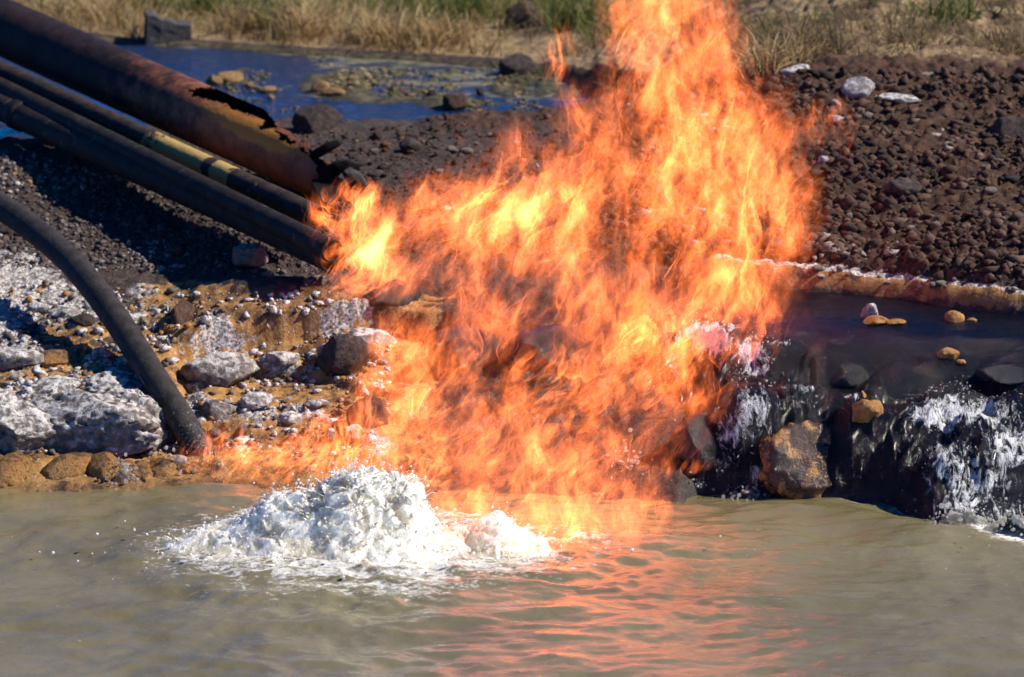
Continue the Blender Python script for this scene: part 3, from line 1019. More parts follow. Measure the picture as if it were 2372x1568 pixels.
# ------------------------------------------------------------------ rocks
def rock_mesh(name, size, seed, sub=3, rough=0.22, ridg=0.0, mat=None, pits=0.0, facets=9, kn=None):
    v, f = ico(sub)
    v = v.copy()
    o = np.array([seed * 3.7, seed * 1.3, seed * 2.1])
    d = rough * fbm(v * 1.1 + o, 3) + 0.35 * rough * fbm(v * 3.2 + o, 3)
    if ridg:
        d = d + ridg * fbm(v * 4.0 + o, 4, ridged=True)
    if pits:
        d = d - pits * sstep(0.15, 0.45, fbm(v * 5 + o, 2))
    v = v * (1 + d)[:, None]
    gg = np.random.default_rng(1000 + seed)
    for _ in range(facets):
        nrm = gg.normal(size=3); nrm /= np.linalg.norm(nrm)
        ex = np.maximum(v @ nrm - gg.uniform(.62, .9), 0)
        v = v - ex[:, None] * nrm[None] * 0.9
    if sub > 2:
        kn = (0.13 if mat in (M_CRUST, M_PALESTONE) else 0.07) if kn is None else kn
        v = v * (1 + kn * fbm(v * 5 + o, 3, ridged=True) + (0.5 * kn * fbm(v * 14 + o, 2, ridged=True) if sub > 3 else 0))[:, None]
    v = v * np.asarray(size, np.float32)
    me = build(name, v, f, mat, link=False, smooth=sub > 2)
    return me


def put_rock(name, px, py, size, seed, mat, label, cat='rock', sub=3, rough=0.22, ridg=0.0, pits=0.0, sink=0.42, z=None, rot=0.0, group=None, base=None):
    if mat in (M_CRUST, M_PALESTONE) and px < 900:
        size = (size[0] * 1.15, size[1] * 1.1, size[2] * .82)
        rough *= 1.5
    p = on_ground(px, py) if z is None else at_z(px, py, z)
    if z is None:
        p[2] = gz(p[0], p[1])
    o = rock_mesh(name, size, seed, sub, rough, ridg, mat, pits)
    o.location = (p[0], p[1], p[2] + size[2] * (1 - 2 * sink))
    o.rotation_euler = (0, 0, rot)
    COL.objects.link(o)
    return tag(o, label, cat, group)


# named rocks of the left bank (base pixel)
put_rock('boulder', 577, 628, (0.122, 0.11, 0.085), 1, M_GREYSTONE, 'round grey boulder on the wet ledge under the front pipe', sub=4, rough=0.14, sink=0.12)
put_rock('crusted_rock', 500, 800, (0.17, 0.16, 0.125), 2, M_CRUST, 'blocky white crusted rock right of the curved black pipe, below the ledge', sub=4, rough=0.22, ridg=0.07, sink=0.28)
put_rock('crusted_rock', 790, 765, (0.13, 0.14, 0.11), 3, M_CRUST, 'pale grey crusted rock hanging at the edge of the ledge beside the flames', sub=4, rough=0.25, ridg=0.08, sink=0.3)
put_rock('crusted_rock', 860, 745, (0.12, 0.10, 0.07), 4, M_PALESTONE, 'white topped crust lump at the right end of the ledge, half in the flames', sub=4, rough=0.25, ridg=0.08)
put_rock('dark_rock', 795, 860, (0.155, 0.12, 0.13), 5, M_DARKSTONE, 'dark shaggy rock at the left edge of the big flames below the ledge', sub=4, rough=0.22, ridg=0.12, sink=0.28)
put_rock('dark_rock', 850, 990, (0.10, 0.09, 0.15), 6, M_DARKSTONE, 'upright dark rock behind the low flames left of the main fire', sub=4, rough=0.28, ridg=0.10)
put_rock('black_rock', 905, 705, (0.17, 0.14, 0.10), 26, M_WETBLACK, 'black rock added for the pipe shadow under the pipe mouths, at the left edge of the main fire', sub=4, rough=.3, ridg=.1)  # black rock added to give the dark void of the pipe's shadow
put_rock('black_rock', 1080, 840, (0.2, 0.15, 0.16), 27, M_WETBLACK, 'black rock inside the main fire below the pipe mouths', sub=4, rough=.3, ridg=.1)
put_rock('black_rock', 1260, 850, (0.2, 0.15, 0.18), 28, M_WETBLACK, 'larger black rock in the heart of the main fire', sub=4, rough=.3, ridg=.1)
put_rock('crusted_rock', 650, 860, (0.085, 0.06, 0.045), 7, M_CRUST, 'small white rimmed dark rock on the orange slope', sub=4, rough=0.25, ridg=0.1)
put_rock('crusted_rock', 235, 842, (0.048, 0.045, 0.045), 8, M_CRUST, 'small dark and white stone standing on the flat orange terrace', sub=4, rough=0.2, ridg=0.08, sink=.2)
put_rock('crusted_rock', 465, 905, (0.06, 0.06, 0.05), 9, M_CRUST, 'knobbly crust lump touching the upper right side of the curved pipe foot', sub=4, rough=0.3, ridg=0.12)
put_rock('crusted_rock', 500, 975, (0.085, 0.07, 0.075), 10, M_CRUST, 'broken crust chunk right of the curved pipe foot at the edge of the flames', sub=4, rough=0.3, ridg=0.12)
put_rock('crusted_rock', 595, 960, (0.075, 0.07, 0.055), 11, M_PALESTONE, 'pale crust chunk over the low flames in the middle of the orange slope', sub=4, rough=0.3, ridg=0.1)
put_rock('crusted_rock', 675, 985, (0.055, 0.05, 0.045), 12, M_PALESTONE, 'small white chunk in the low flames, right of the pale crust chunk', sub=4, rough=0.3, ridg=0.1)
put_rock('crusted_rock', 735, 955, (0.06, 0.05, 0.03), 13, M_CRUST, 'flat crust flake above the low flames near the upright dark rock', sub=3, rough=0.3, ridg=0.1)
put_rock('crusted_rock', 560, 1035, (0.07, 0.06, 0.04), 14, M_PALESTONE, 'white crust lump low down amid the shore flames', sub=4, rough=0.3, ridg=0.1)
put_rock('crusted_rock', 815, 1010, (0.06, 0.06, 0.05), 15, M_CRUST, 'grey crust knob at the foot of the upright dark rock', sub=4, rough=0.3, ridg=0.1)
put_rock('crusted_rock', 30, 858, (0.13, 0.12, 0.085), 16, M_CRUST, 'white crusted rock with dark hollow at the left frame edge on the terrace', sub=4, rough=0.22, ridg=0.1, pits=.12)
put_rock('orange_mound', 125, 850, (0.13, 0.10, 0.055), 17, M_ORANGE, 'smooth rounded orange hump on the terrace right of the crusted rock at the frame edge', sub=4, rough=0.12)
put_rock('crusted_rock', 90, 735, (0.05, 0.05, 0.04), 18, M_PALESTONE, 'rounded white stone on the far left bank above the terrace', sub=4, rough=0.2, ridg=.06)
put_rock('crusted_rock', 150, 748, (0.07, 0.06, 0.045), 19, M_PALESTONE, 'pale flat stone beside the pipe shadow on the left bank', sub=4, rough=0.25, ridg=.06)
put_rock('dark_rock', 190, 765, (0.075, 0.06, 0.05), 20, M_DARKSTONE, 'dark stone under the pale flat stone on the left bank', sub=4, rough=0.25, ridg=.1)
put_rock('crusted_rock', 305, 755, (0.10, 0.07, 0.04), 21, M_CRUST, 'low streaky crust slab at the left of the curved pipe shadow', sub=4, rough=0.25, ridg=.08)
put_rock('dark_rock', 12, 545, (0.09, 0.08, 0.06), 22, M_DARKSTONE, 'brown clod beneath the upper end of the curved pipe', sub=3, rough=0.25, ridg=.1)
put_rock('dark_rock', 330, 520, (0.06, 0.05, 0.045), 23, M_DARKSTONE, 'dark pitted stone on the grey gravel between two pipe shadows', sub=3, rough=0.25, ridg=.1)
put_rock('red_rock', 405, 590, (0.06, 0.05, 0.05), 24, M_REDSTONE, 'rust brown clod on the gravel right of the dark pitted stone', sub=3, rough=0.25, ridg=.1)
put_rock('ledge_rock', 420, 745, (0.085, 0.09, 0.10), 25, M_REDSTONE, 'brown undercut rock at the left end of the wet ledge', sub=4, rough=0.25, ridg=.1)

# big crusted mound by the water, built of several slabs of one mass
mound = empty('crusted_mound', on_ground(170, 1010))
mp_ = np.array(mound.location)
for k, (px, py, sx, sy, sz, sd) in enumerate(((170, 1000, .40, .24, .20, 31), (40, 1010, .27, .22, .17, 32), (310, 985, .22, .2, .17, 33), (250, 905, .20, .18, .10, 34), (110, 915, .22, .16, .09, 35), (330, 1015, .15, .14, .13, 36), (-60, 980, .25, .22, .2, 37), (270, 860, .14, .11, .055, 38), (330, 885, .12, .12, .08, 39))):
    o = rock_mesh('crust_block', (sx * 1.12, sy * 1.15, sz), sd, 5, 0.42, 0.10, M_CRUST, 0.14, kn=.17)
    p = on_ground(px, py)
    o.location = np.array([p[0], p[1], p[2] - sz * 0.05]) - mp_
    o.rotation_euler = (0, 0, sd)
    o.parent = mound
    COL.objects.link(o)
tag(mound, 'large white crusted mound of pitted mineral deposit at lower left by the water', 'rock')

# rounded orange lumps along the left waterline
lip = [(-40, 1095, .15, .10), (45, 1098, .15, .105), (105, 1088, .13, .11), (165, 1096, .13, .10), (225, 1098, .11, .095), (285, 1100, .10, .085), (335, 1098, .09, .075), (385, 1096, .10, .07), (30, 1062, .09, .06), (95, 1058, .1, .06), (260, 1066, .09, .05), (330, 1068, .08, .05), (440, 1092, .09, .06), (500, 1088, .09, .06)]
lip_label = ['rounded orange lump at the waterline touching the left frame edge', 'big rounded orange lump left of the dark notch in the waterline lip', 'dark sided tallest lump of the waterline lip, facing the pond', 'rounded orange lump just right of the dark sided tallest one',
             'fourth rounded lump of the waterline lip counted from the dark sided one', 'low orange lump below the middle of the white mound', 'small orange lump below the right end of the white mound', 'orange lump of the waterline lip left of the first spray',
             'dark topped lump in the second row over the frame edge one', 'second row lump behind the dark sided tallest one', 'second row lump at the foot of the white mound', 'second row lump near the black notch by the flames', 'flat wet lump behind the small left spray', 'last lump of the lip at the edge of the shore flames']
for k, ((px, py, s, h), lb) in enumerate(zip(lip, lip_label)):
    o = rock_mesh('travertine_lump', (s * (1.25 + .4 * math.sin(k * 2.3)), s * .9, h * (1.02 + .22 * math.cos(k * 1.7))), 50 + k, 4, 0.22, 0.02, M_ORANGE, facets=4)
    p = at_z(px + 14 * math.sin(k * 5.1), py, 0.02)
    o.location = p
    o.rotation_euler = (0, 0, k * 1.3)
    COL.objects.link(o)
    tag(o, lb, 'rock', 'rounded lumps along the waterline')

# rocks in and behind the stream
def casc_pt(px, py):
    z = 0.4
    for _ in range(30):
        p = at_z(px, py, z)
        z = 0.6 * z + 0.4 * float(casc_h(p[0], p[1]))
    return at_z(px, py, z)


def put_wet(name, px, py, size, seed, mat, label, lift=0.12, **kw):
    if mat is M_WETBLACK: lift = -0.45
    z_ = .4
    for _ in range(40):
        p = at_z(px, py, z_)
        z_ = .75 * z_ + .25 * float(casc_surf(np.array([p[0]]), np.array([p[1]]))[0][0])
    p = at_z(px, py, z_)
    o = rock_mesh(name, size, seed, kw.get('sub', 4), max(kw.get('rough', .22), .3), kw.get('ridg', .08), mat, facets=kw.get('facets', 6))
    o.location = (p[0], p[1], p[2] + size[2] * lift)
    o.rotation_euler = (0, 0, kw.get('rot', 0))
    COL.objects.link(o)
    return tag(o, label, 'rock')


put_wet('white_rock', 2018, 733, (0.055, 0.045, 0.06), 61, M_PALESTONE, 'pointed white rock standing in the blue upper pool')
put_wet('orange_rock', 2032, 746, (0.075, 0.06, 0.03), 62, M_ORANGETOP, 'orange slab under the pointed white rock in the upper pool')
put_wet('orange_rock', 2072, 747, (0.055, 0.04, 0.022), 63, M_ORANGETOP, 'flat orange stone right of the pointed white rock')
put_wet('orange_rock', 2210, 742, (0.055, 0.05, 0.045), 64, M_ORANGETOP, 'crumbly orange rock in the upper pool near its pale rim')
put_wet('orange_rock', 2252, 742, (0.025, 0.02, 0.015), 65, M_ORANGETOP, 'tiny orange stone right of the crumbly orange rock')
put_wet('orange_rock', 2195, 822, (0.06, 0.05, 0.035), 66, M_ORANGETOP, 'orange topped rock in the dark water above the right rapids')
put_wet('dark_rock', 2232, 815, (0.05, 0.06, 0.05), 67, M_WETBLACK, 'wet black rock joined to the right of the orange topped rock')
put_wet('orange_rock', 2226, 839, (0.03, 0.025, 0.014), 68, M_ORANGETOP, 'small flat orange stone below the wet black rock')
put_wet('orange_rock', 2362, 925, (0.03, 0.03, 0.03), 69, M_ORANGETOP, 'orange stone at the right frame edge over the rapids')
p = put_wet('orange_rock', 2008, 968, (0.092, 0.07, 0.085), 70, M_ORANGETOP, 'leaf shaped bright orange rock in the middle of the cascade', rough=.14)
p = put_wet('orange_rock', 1999, 928, (0.02, 0.025, 0.045), 71, M_ORANGETOP, 'narrow orange stub just above the leaf shaped orange rock', rough=.14)
put_wet('wet_boulder', 1878, 1085, (0.245, 0.17, 0.225), 72, M_ORANGEWET, 'large wet brown boulder with orange patches at the foot of the cascade', sub=5, rough=.34, ridg=.08, lift=-.05, facets=8)
put_wet('dark_rock', 1620, 1010, (0.15, 0.14, 0.17), 73, M_WETBLACK, 'black wet rock at the left edge of the cascade beside the flames', rough=.25)
put_wet('dark_rock', 1960, 860, (0.11, 0.09, 0.06), 76, M_WETBLACK, 'flat black rock under thin water in the upper cascade', rough=.25)
put_wet('dark_rock', 2320, 860, (0.14, 0.10, 0.05), 77, M_WETBLACK, 'low black rock under thin water near the right frame edge', rough=.25)

_bp = at_z(1880, 1152, 0.0)
bpy.data.objects['wet_boulder'].location = (_bp[0], _bp[1] + .10, .13)

# back stones
put_rock('brown_rock', 735, 310, (0.155, 0.13, 0.125), 81, M_DARKSTONE, 'large dark brown rock on the channel bank behind the torn pipe', sub=4, rough=.2, ridg=.07, sink=.25)
put_rock('brown_rock', 1052, 252, (0.085, 0.07, 0.08), 82, M_REDSTONE, 'dark red block standing in the shallow channel behind the flame tips', sub=4, rough=.2, ridg=.05, sink=.2)
put_rock('brown_rock', 1195, 172, (0.13, 0.10, 0.10), 83, M_DARKSTONE, 'dark rock on the far bank of the channel left of the fire', sub=4, rough=.25, ridg=.08, sink=.25)
put_rock('brown_rock', 1215, 60, (0.16, 0.12, 0.16), 84, M_REDSTONE, 'brown earth clod among the grass on the far bank', sub=4, rough=.25, ridg=.08)
put_rock('pale_rock', 1845, 186, (0.10, 0.08, 0.04), 85, M_PALESTONE, 'white stone on top of the brown berm right of the fire', sub=4, rough=.2, ridg=.06)
put_rock('pale_rock', 1990, 238, (0.10, 0.08, 0.075), 86, M_PALESTONE, 'pale boulder on the brown berm beside a stray flame', sub=4, rough=.2, ridg=.06)
put_rock('pale_rock', 2080, 245, (0.16, 0.08, 0.03), 87, M_PALESTONE, 'long flat pale stone right of the pale boulder on the berm', sub=4, rough=.3, ridg=.06)
put_rock('pale_rock', 2145, 185, (0.12, 0.08, 0.035), 88, M_GREYSTONE, 'grey white stone on the berm top near the dry grass', sub=4, rough=.3, ridg=.06)
put_rock('pale_rock', 1910, 400, (0.055, 0.045, 0.035), 89, M_PALESTONE, 'small white stone halfway down the berm', sub=3, rough=.3, ridg=.06)
put_rock('dark_rock', 2090, 470, (0.10, 0.08, 0.06), 90, M_DARKSTONE, 'large dark clod in the middle of the berm slope', sub=4, rough=.3, ridg=.1)
put_rock('dark_rock', 2350, 330, (0.16, 0.12, 0.10), 91, M_DARKSTONE, 'dark mossy clod at the right frame edge high on the berm', sub=4, rough=.3, ridg=.1)
put_rock('dark_rock', 950, 360, (0.07, 0.06, 0.07), 92, M_DARKSTONE, 'dark stone on the gravel bar near the flame tips', sub=3, rough=.3, ridg=.1)
put_rock('dark_rock', 875, 330, (0.04, 0.04, 0.06), 93, M_DARKSTONE, 'small upright dark stone right of the large dark brown rock', sub=3, rough=.3, ridg=.1)
for k, (px, py, sx, sz, lb) in enumerate(((530, 185, .13, .05, 'long tan clump in the channel just behind the torn hole'), (495, 195, .06, .05, 'tan stone touching the big pipe top at the hole'), (620, 212, .075, .03, 'small tan clump in the blue channel water'), (578, 203, .04, .03, 'tiny tan stone in the channel between two tan clumps'),
                                          (742, 214, .07, .06, 'orange clump in the channel over the large dark brown rock'), (770, 222, .09, .04, 'broad mossy clump right of the orange channel clump'), (628, 228, .025, .02, 'single tan pebble in the deepest blue water'), (1000, 228, .035, .045, 'dark knob in the channel left of the dark red block'),
                                          (1112, 218, .035, .035, 'round dark knob in the channel right of the dark red block'), (1110, 262, .045, .02, 'flat tan stone in the pale channel water'))):
    put_rock('channel_clump', px, py, (sx, sx * .7, sz), 100 + k, M_TANROCK if 'dark' not in lb.split('over')[0].split('left')[0].split('right')[0] else M_DARKSTONE, lb, 'rock', sub=3, rough=.3, ridg=.1, z=CH_Z, sink=.3, group='clumps in the channel')


# concrete block on the far bank
def block():
    import bmesh
    bm = bmesh.new()
    bmesh.ops.create_cube(bm, size=1.0)
    bmesh.ops.subdivide_edges(bm, edges=bm.edges[:], cuts=5, use_grid_fill=True)
    for q in bm.verts:
        n = perlin(np.array([q.co[:]]) * 3 + 5)[0]
        q.co = Vector((q.co.x * 0.34, q.co.y * 0.2, q.co.z * 0.20)) * (1 + 0.10 * n)
        if q.co.z > 0 and q.co.x > 0: q.co.z -= 0.03
        if q.co.z > 0 and q.co.x < -0.1: q.co.z += 0.035
    me = bpy.data.meshes.new('stone_block'); bm.to_mesh(me); bm.free()
    me.materials.append(M_BLOCK)
    o = bpy.data.objects.new('stone_block', me); COL.objects.link(o)
    p = on_ground(388, 92)
    o.location = (p[0], p[1], p[2] + 0.07)
    o.rotation_euler = (0.05, 0.06, 0.2)
    tag(o, 'square grey stone block on the far bank straw at upper left', 'block')


block()


# ------------------------------------------------------------------ loose stones: 270 single ones, the rest as gravel
def scatter():
    protos = {}
    for mname, mat in (('dark', M_DARKSTONE), ('red', M_REDSTONE), ('pale', M_PALESTONE), ('grey', M_GREYSTONE)):
        protos[mname] = [rock_mesh('loose_stone', (1, .85, .7), 200 + k, 2, 0.35, 0.08, mat) for k in range(5)]
    r = random.Random(5)
    sets = [
        (50, (1800, 2390, 250, 650), ('dark', 'red', 'dark', 'red', 'red', 'grey'), (.022, .055), 'loose stone on the gravelly slope of the berm', 'loose stones on the berm slope'),
        (40, (0, 620, 380, 640), ('dark', 'grey', 'dark', 'pale', 'red'), (.014, .038), 'loose stone on the grey gravel below the pipes', 'loose stones on the gravel below the pipes'),
        (26, (760, 1300, 310, 430), ('dark', 'red', 'grey', 'red'), (.02, .05), 'loose stone on the gravel bar behind the flame tips', 'loose stones on the gravel bar'),
        (45, (0, 850, 800, 1040), ('pale', 'pale', 'grey', 'dark'), (.012, .03), 'loose crust piece on the orange bank', 'loose crust pieces on the orange bank'),
        (32, None, ('pale', 'pale', 'grey'), (.018, .04), 'stone set in the crusted rim of the upper pool', 'stones along the pool rim'),
    ]
    for n, box, kinds, (s0, s1), lb, gp in sets:
        for k in range(n):
            if box:
                px, py = r.uniform(box[0], box[1]), r.uniform(box[2], box[3])
                p = on_ground(px, py)
                if p[1] < line_y(RIM, p[0]) + .15 and px > 1500:
                    p[1] = line_y(RIM, p[0]) + r.uniform(.15, .6)
                if box[0] == 0 and box[2] == 380 and py < 330 + 0.5 * px:
                    py = 360 + .5 * px; p = on_ground(px, min(py, 650))
            else:
                x = r.uniform(1.2, 3.4)
                p = np.array([x, line_y(RIM, x) + r.uniform(0.0, .09), 0.])
            z = float(gz(p[0], p[1]))
            s = s0 + (s1 - s0) * r.random() ** 2
            kd = r.choice(kinds)
            src = r.choice(protos[kd])
            word = dict(dark='dark', red='reddish brown', grey='grey', pale='pale')[kd]
            o = src.copy()
            o.name = 'loose_stone'
            o.location = (p[0], p[1], z + s * 0.25)
            o.scale = (s * r.uniform(.8, 1.3), s * r.uniform(.8, 1.2), s * r.uniform(.7, 1.1))
            o.rotation_euler = (r.uniform(-.3, .3), r.uniform(-.3, .3), r.uniform(0, 6.3))
            COL.objects.link(o)
            tag(o, word + ' ' + lb, 'stone', word + ' ' + gp)
    for lst in protos.values():
        for o in lst:
            bpy.data.objects.remove(o)


scatter()


def gravel(name, n, sampler, s0, s1, mats, kindlabel, seed):
    g = np.random.default_rng(seed)
    x, y = sampler(g, n)
    z = gz(x, y)
    if name == 'channel_weed':
        z = np.maximum(z, CH_Z - .005)
    iv, if_ = ico(0)
    s = s0 + (s1 - s0) * g.random(len(x)) ** 4
    dirs = iv[None] * (1 + 1.3 * (g.random((len(x), len(iv), 1)) - .5))
    if name == 'channel_weed':
        dirs = dirs * np.array([1.6, 1.0, .7])
    dirs = dirs * np.array([1, 1, .75]) * (0.75 + .5 * g.random((len(x), 1, 3)))
    v = np.stack([x, y, z + s * .25], -1)[:, None] + dirs * s[:, None, None]
    f = if_[None] + (np.arange(len(x)) * len(iv))[:, None, None]
    tone = np.clip(.72 * g.random(len(x)) + .14 + .7 * fbm(p3(x * 1.3, y * 1.3, 3.3), 3), 0, .999)
    tone = np.repeat(tone, len(iv))
    o = build(name, v.reshape(-1, 3), f.reshape(-1, 3), mats, dict(tone=tone), smooth=False)
    return tag(o, kindlabel, None, None, 'stuff')


def gravel_mat(name, ramp):
    m, nt, out = mat_new(name)
    cr = nt.nodes.new('ShaderNodeValToRGB')
    cr.color_ramp.interpolation = 'CONSTANT'
    els = cr.color_ramp.elements
    while len(els) < len(ramp): els.new(0.5)
    for e, (p, c) in zip(els, ramp):
        e.position = p; e.color = (*c, 1)
    nt.links.new(attr(nt, 'tone'), cr.inputs[0])
    n = noise(nt, 80, 3, .6, geo_pos(nt))
    c = mixc(nt, rampf(nt, n, .45, .7), cr.outputs[0], (0.03, 0.022, 0.02))
    principled(nt, out, c, 0.85, 0.3)
    return m


GM1 = gravel_mat('gravel_mixed', [(0, (.05, .038, .033)), (.3, (.085, .062, .055)), (.55, (.12, .09, .08)), (.75, (.20, .17, .155)), (.9, (.48, .45, .43)), (.96, (.30, .19, .09))])
GM2 = gravel_mat('gravel_brown', [(0, (.022, .012, .008)), (.3, (.055, .027, .015)), (.55, (.095, .046, .024)), (.76, (.115, .068, .046)), (.91, (.16, .115, .095)), (.975, (.30, .25, .22))])
GM3 = gravel_mat('gravel_crust', [(0, (.30, .27, .25)), (.25, (.55, .52, .5)), (.5, (.12, .1, .09)), (.65, (.35, .17, .05)), (.85, (.65, .62, .6))])


def s_left(g, n):
    px = g.uniform(-60, 860, n * 2); py = g.uniform(355, 640, n * 2)
    k = (py > 350 + .2 * px) 
    p = on_ground(px[k][:n], py[k][:n])
    return p[:, 0], p[:, 1]


def s_berm(g, n):
    px = g.uniform(1450, 2420, n); py = g.uniform(190, 700, n)
    p = on_ground(px, py)
    k = p[:, 1] > line_y(RIM, p[:, 0]) + .1
    k &= g.random(n) < np.clip(.55 + 1.6 * fbm(p3(p[:, 0] * 1.8, p[:, 1] * 1.8, 6.6), 3), .12, 1)
    return p[k, 0], p[k, 1]


def s_bar(g, n):
    px = g.uniform(700, 1500, n); py = g.uniform(300, 600, n)
    p = on_ground(px, py)
    return p[:, 0], p[:, 1]


def s_bank(g, n):
    px = g.uniform(-30, 900, n * 2); py = g.uniform(680, 1060, n * 2)
    k = g.random(n * 2) < (0.25 + 0.75 * (fbm(p3(px / 60, py / 30, 0), 3) > 0.12))
    k &= g.random(n * 2) < np.where((px < 400), .9, .45)
    p = on_ground(px[k][:n], py[k][:n])
    return p[:, 0], p[:, 1]


gravel('gravel', 7000, s_left, .006, .024, GM1, 'grey gravel spread below the pipes', 1)
gravel('gravel', 15000, s_berm, .006, .042, GM2, 'brown gravel covering the berm', 2)
gravel('gravel', 2600, s_bar, .007, .030, GM2, 'brown gravel of the bar behind the fire', 3)
def s_weed(g, n):
    px = g.uniform(520, 1440, n); py = g.uniform(118, 282, n)
    p = at_z(px, py, CH_Z)
    k = (p[:, 1] > line_y(CH_NEAR, p[:, 0]) + .1) & (p[:, 1] < line_y(CH_FAR, p[:, 0]))
    k &= fbm(p3(p[:, 0] * 1.6, p[:, 1] * .8, 2.2), 3) + .25 * np.exp(-((py - 185) / 40) ** 2) > .12
    return p[k, 0], p[k, 1]


GM4 = gravel_mat('weed_clumps', [(0, (.05, .06, .02)), (.25, (.10, .10, .035)), (.5, (.16, .12, .05)), (.7, (.26, .17, .07)), (.9, (.34, .27, .15))])
gravel('channel_weed', 9000, s_weed, .004, .019, GM4, 'mats of weed and mud clods in the shallow channel', 5)
gravel('crust_crumbs', 6500, s_bank, .004, .030, GM3, 'white crumbs of crust scattered on the orange bank', 4)


# ------------------------------------------------------------------ dry grass
def grass_mat():
    m, nt, out = mat_new('dry_grass')
    t = N(nt, 'ShaderNodeAttribute', attribute_name='tint').outputs['Color']
    d = nt.nodes.new('ShaderNodeBsdfDiffuse'); nt.links.new(t, d.inputs['Color'])
    tr = nt.nodes.new('ShaderNodeBsdfTranslucent'); nt.links.new(t, tr.inputs['Color'])
    mx = nt.nodes.new('ShaderNodeMixShader'); mx.inputs[0].default_value = 0.45
    nt.links.new(d.outputs[0], mx.inputs[1]); nt.links.new(tr.outputs[0], mx.inputs[2])
    nt.links.new(mx.outputs[0], out.inputs['Surface'])
    return m


M_GRASS = grass_mat()
STRAW = np.array([(.50, .36, .17), (.60, .46, .25), (.38, .25, .11), (.30, .20, .09)])
GREEN = np.array([(.10, .13, .035), (.16, .19, .055), (.24, .23, .08), (.07, .10, .03)])
BROWN = np.array([(.24, .16, .085), (.17, .115, .06), (.30, .22, .12), (.20, .17, .08)])


def blades(x, y, z, h, lean, wdt, cols, g):
    n = len(x)
    a = g.uniform(0, 2 * math.pi, n)
    dirx, diry = np.cos(a), np.sin(a)
    b = g.uniform(0, 2 * math.pi, n)
    wx, wy = np.cos(b) * wdt, np.sin(b) * wdt * .6
    base = np.stack([x, y, z - 0.02], -1)
    rows = []
    for s, ws in ((0, 1), (.4, .9), (.75, .6), (1.0, .08)):
        off = lean * (s ** 1.8)
        hh = h * (s - 0.35 * (lean / np.maximum(h, 1e-3)).clip(0, 2) * s ** 3)
        c = base + np.stack([dirx * off, diry * off, np.maximum(hh, 0.01 * s)], -1)
        wv = np.stack([wx * ws, wy * ws, 0 * wx], -1)
        rows += [c - wv, c + wv]
    v = np.stack(rows, 1)
    f = np.array([(0, 1, 3, 2), (2, 3, 5, 4), (4, 5, 7, 6)])
    F = f[None] + (np.arange(n) * 8)[:, None, None]
    col = np.repeat(cols[:, None], 8, 1)
    return v.reshape(-1, 3), F.reshape(-1, 4), np.concatenate([col.reshape(-1, 3), np.ones((n * 8, 1))], 1)


def grass_field(name, n, xr, yr, cond, hr, colmix, label, seed):
    g = np.random.default_rng(seed)
    x = g.uniform(*xr, n); y = g.uniform(*yr, n)
    k = cond(x, y)
    x, y = x[k], y[k]
    cl = fbm(p3(x * 1.5, y * 1.2, 4.4), 3)
    k = g.random(len(x)) < np.clip(0.55 + 1.5 * cl, 0.06, 1)
    x, y, cl = x[k], y[k], cl[k]
    z = base_h(x, y)
    h = (hr[0] + (hr[1] - hr[0]) * g.random(len(x)) ** 1.5) * (0.7 + 1.0 * np.clip(cl + .3, 0, 1))
    lean = h * g.uniform(.1, 1.5, len(x))
    cols = colmix(x, y, cl, g) * g.uniform(.7, 1.2, (len(x), 1))
    v, f, c = blades(x, y, z, h, lean, g.uniform(.003, .008, len(x)), cols, g)
    o = build(name, v, f, M_GRASS, colors=c)
    return tag(o, label, None, None, 'stuff')


def mix_left(x, y, cl, g):
    fy = line_y(CH_FAR, x)
    gr = sstep(0.45, 1.3, y - fy + 0.9 * cl + g.normal(0, .25, len(x)))
    pick = g.random(len(x)) < gr * 0.75
    c = STRAW[g.integers(0, 4, len(x))]
    c[pick] = GREEN[g.integers(0, 4, pick.sum())]
    return c


def mix_right(x, y, cl, g):
    gr = sstep(4.3, 6.0, y + 0.9 * cl + g.normal(0, .4, len(x)))
    pick = g.random(len(x)) < gr * 0.6
    c = BROWN[g.integers(0, 4, len(x))]
    c[pick] = GREEN[g.integers(0, 4, pick.sum())] * 1.1
    return c


grass_field('dry_grass', 44000, (-5.2, 1.3), (6.6, 12.5), lambda x, y: y > line_y(CH_FAR, x) + 0.12 + .15 * perlin(p3(x * 2, y * 2, 0)), (.05, .27), mix_left, 'dry straw and green grass on the far bank of the channel', 21)
grass_field('dry_grass', 30000, (0.7, 5.2), (3.0, 9.5), lambda x, y: (y > 3.1 + .35 * perlin(p3(x * 1.5, y, 0))) & ((x > 1.5) | (y > 5.3 - x)), (.04, .22), mix_right, 'brownish dry grass on top of the berm at upper right', 22)


def tussock(px, py, n, h, pal, label, spread, seed):
    g = np.random.default_rng(seed)
    p = on_ground(px, py)
    x = g.normal(0, spread, n); y = g.normal(0, spread, n)
    hh = h * g.uniform(.5, 1.1, n)
    v, f, c = blades(x, y, np.zeros(n), hh, hh * g.uniform(.2, 1.3, n), g.uniform(.004, .009, n), pal[g.integers(0, 4, n)] * g.uniform(.8, 1.25, (n, 1)), g)
    o = build('grass_tussock', v, f, M_GRASS, colors=c)
    o.location = (p[0], p[1], float(base_h(p[0], p[1])))
    tag(o, label, 'grass tussock', 'grass tussocks on the banks')


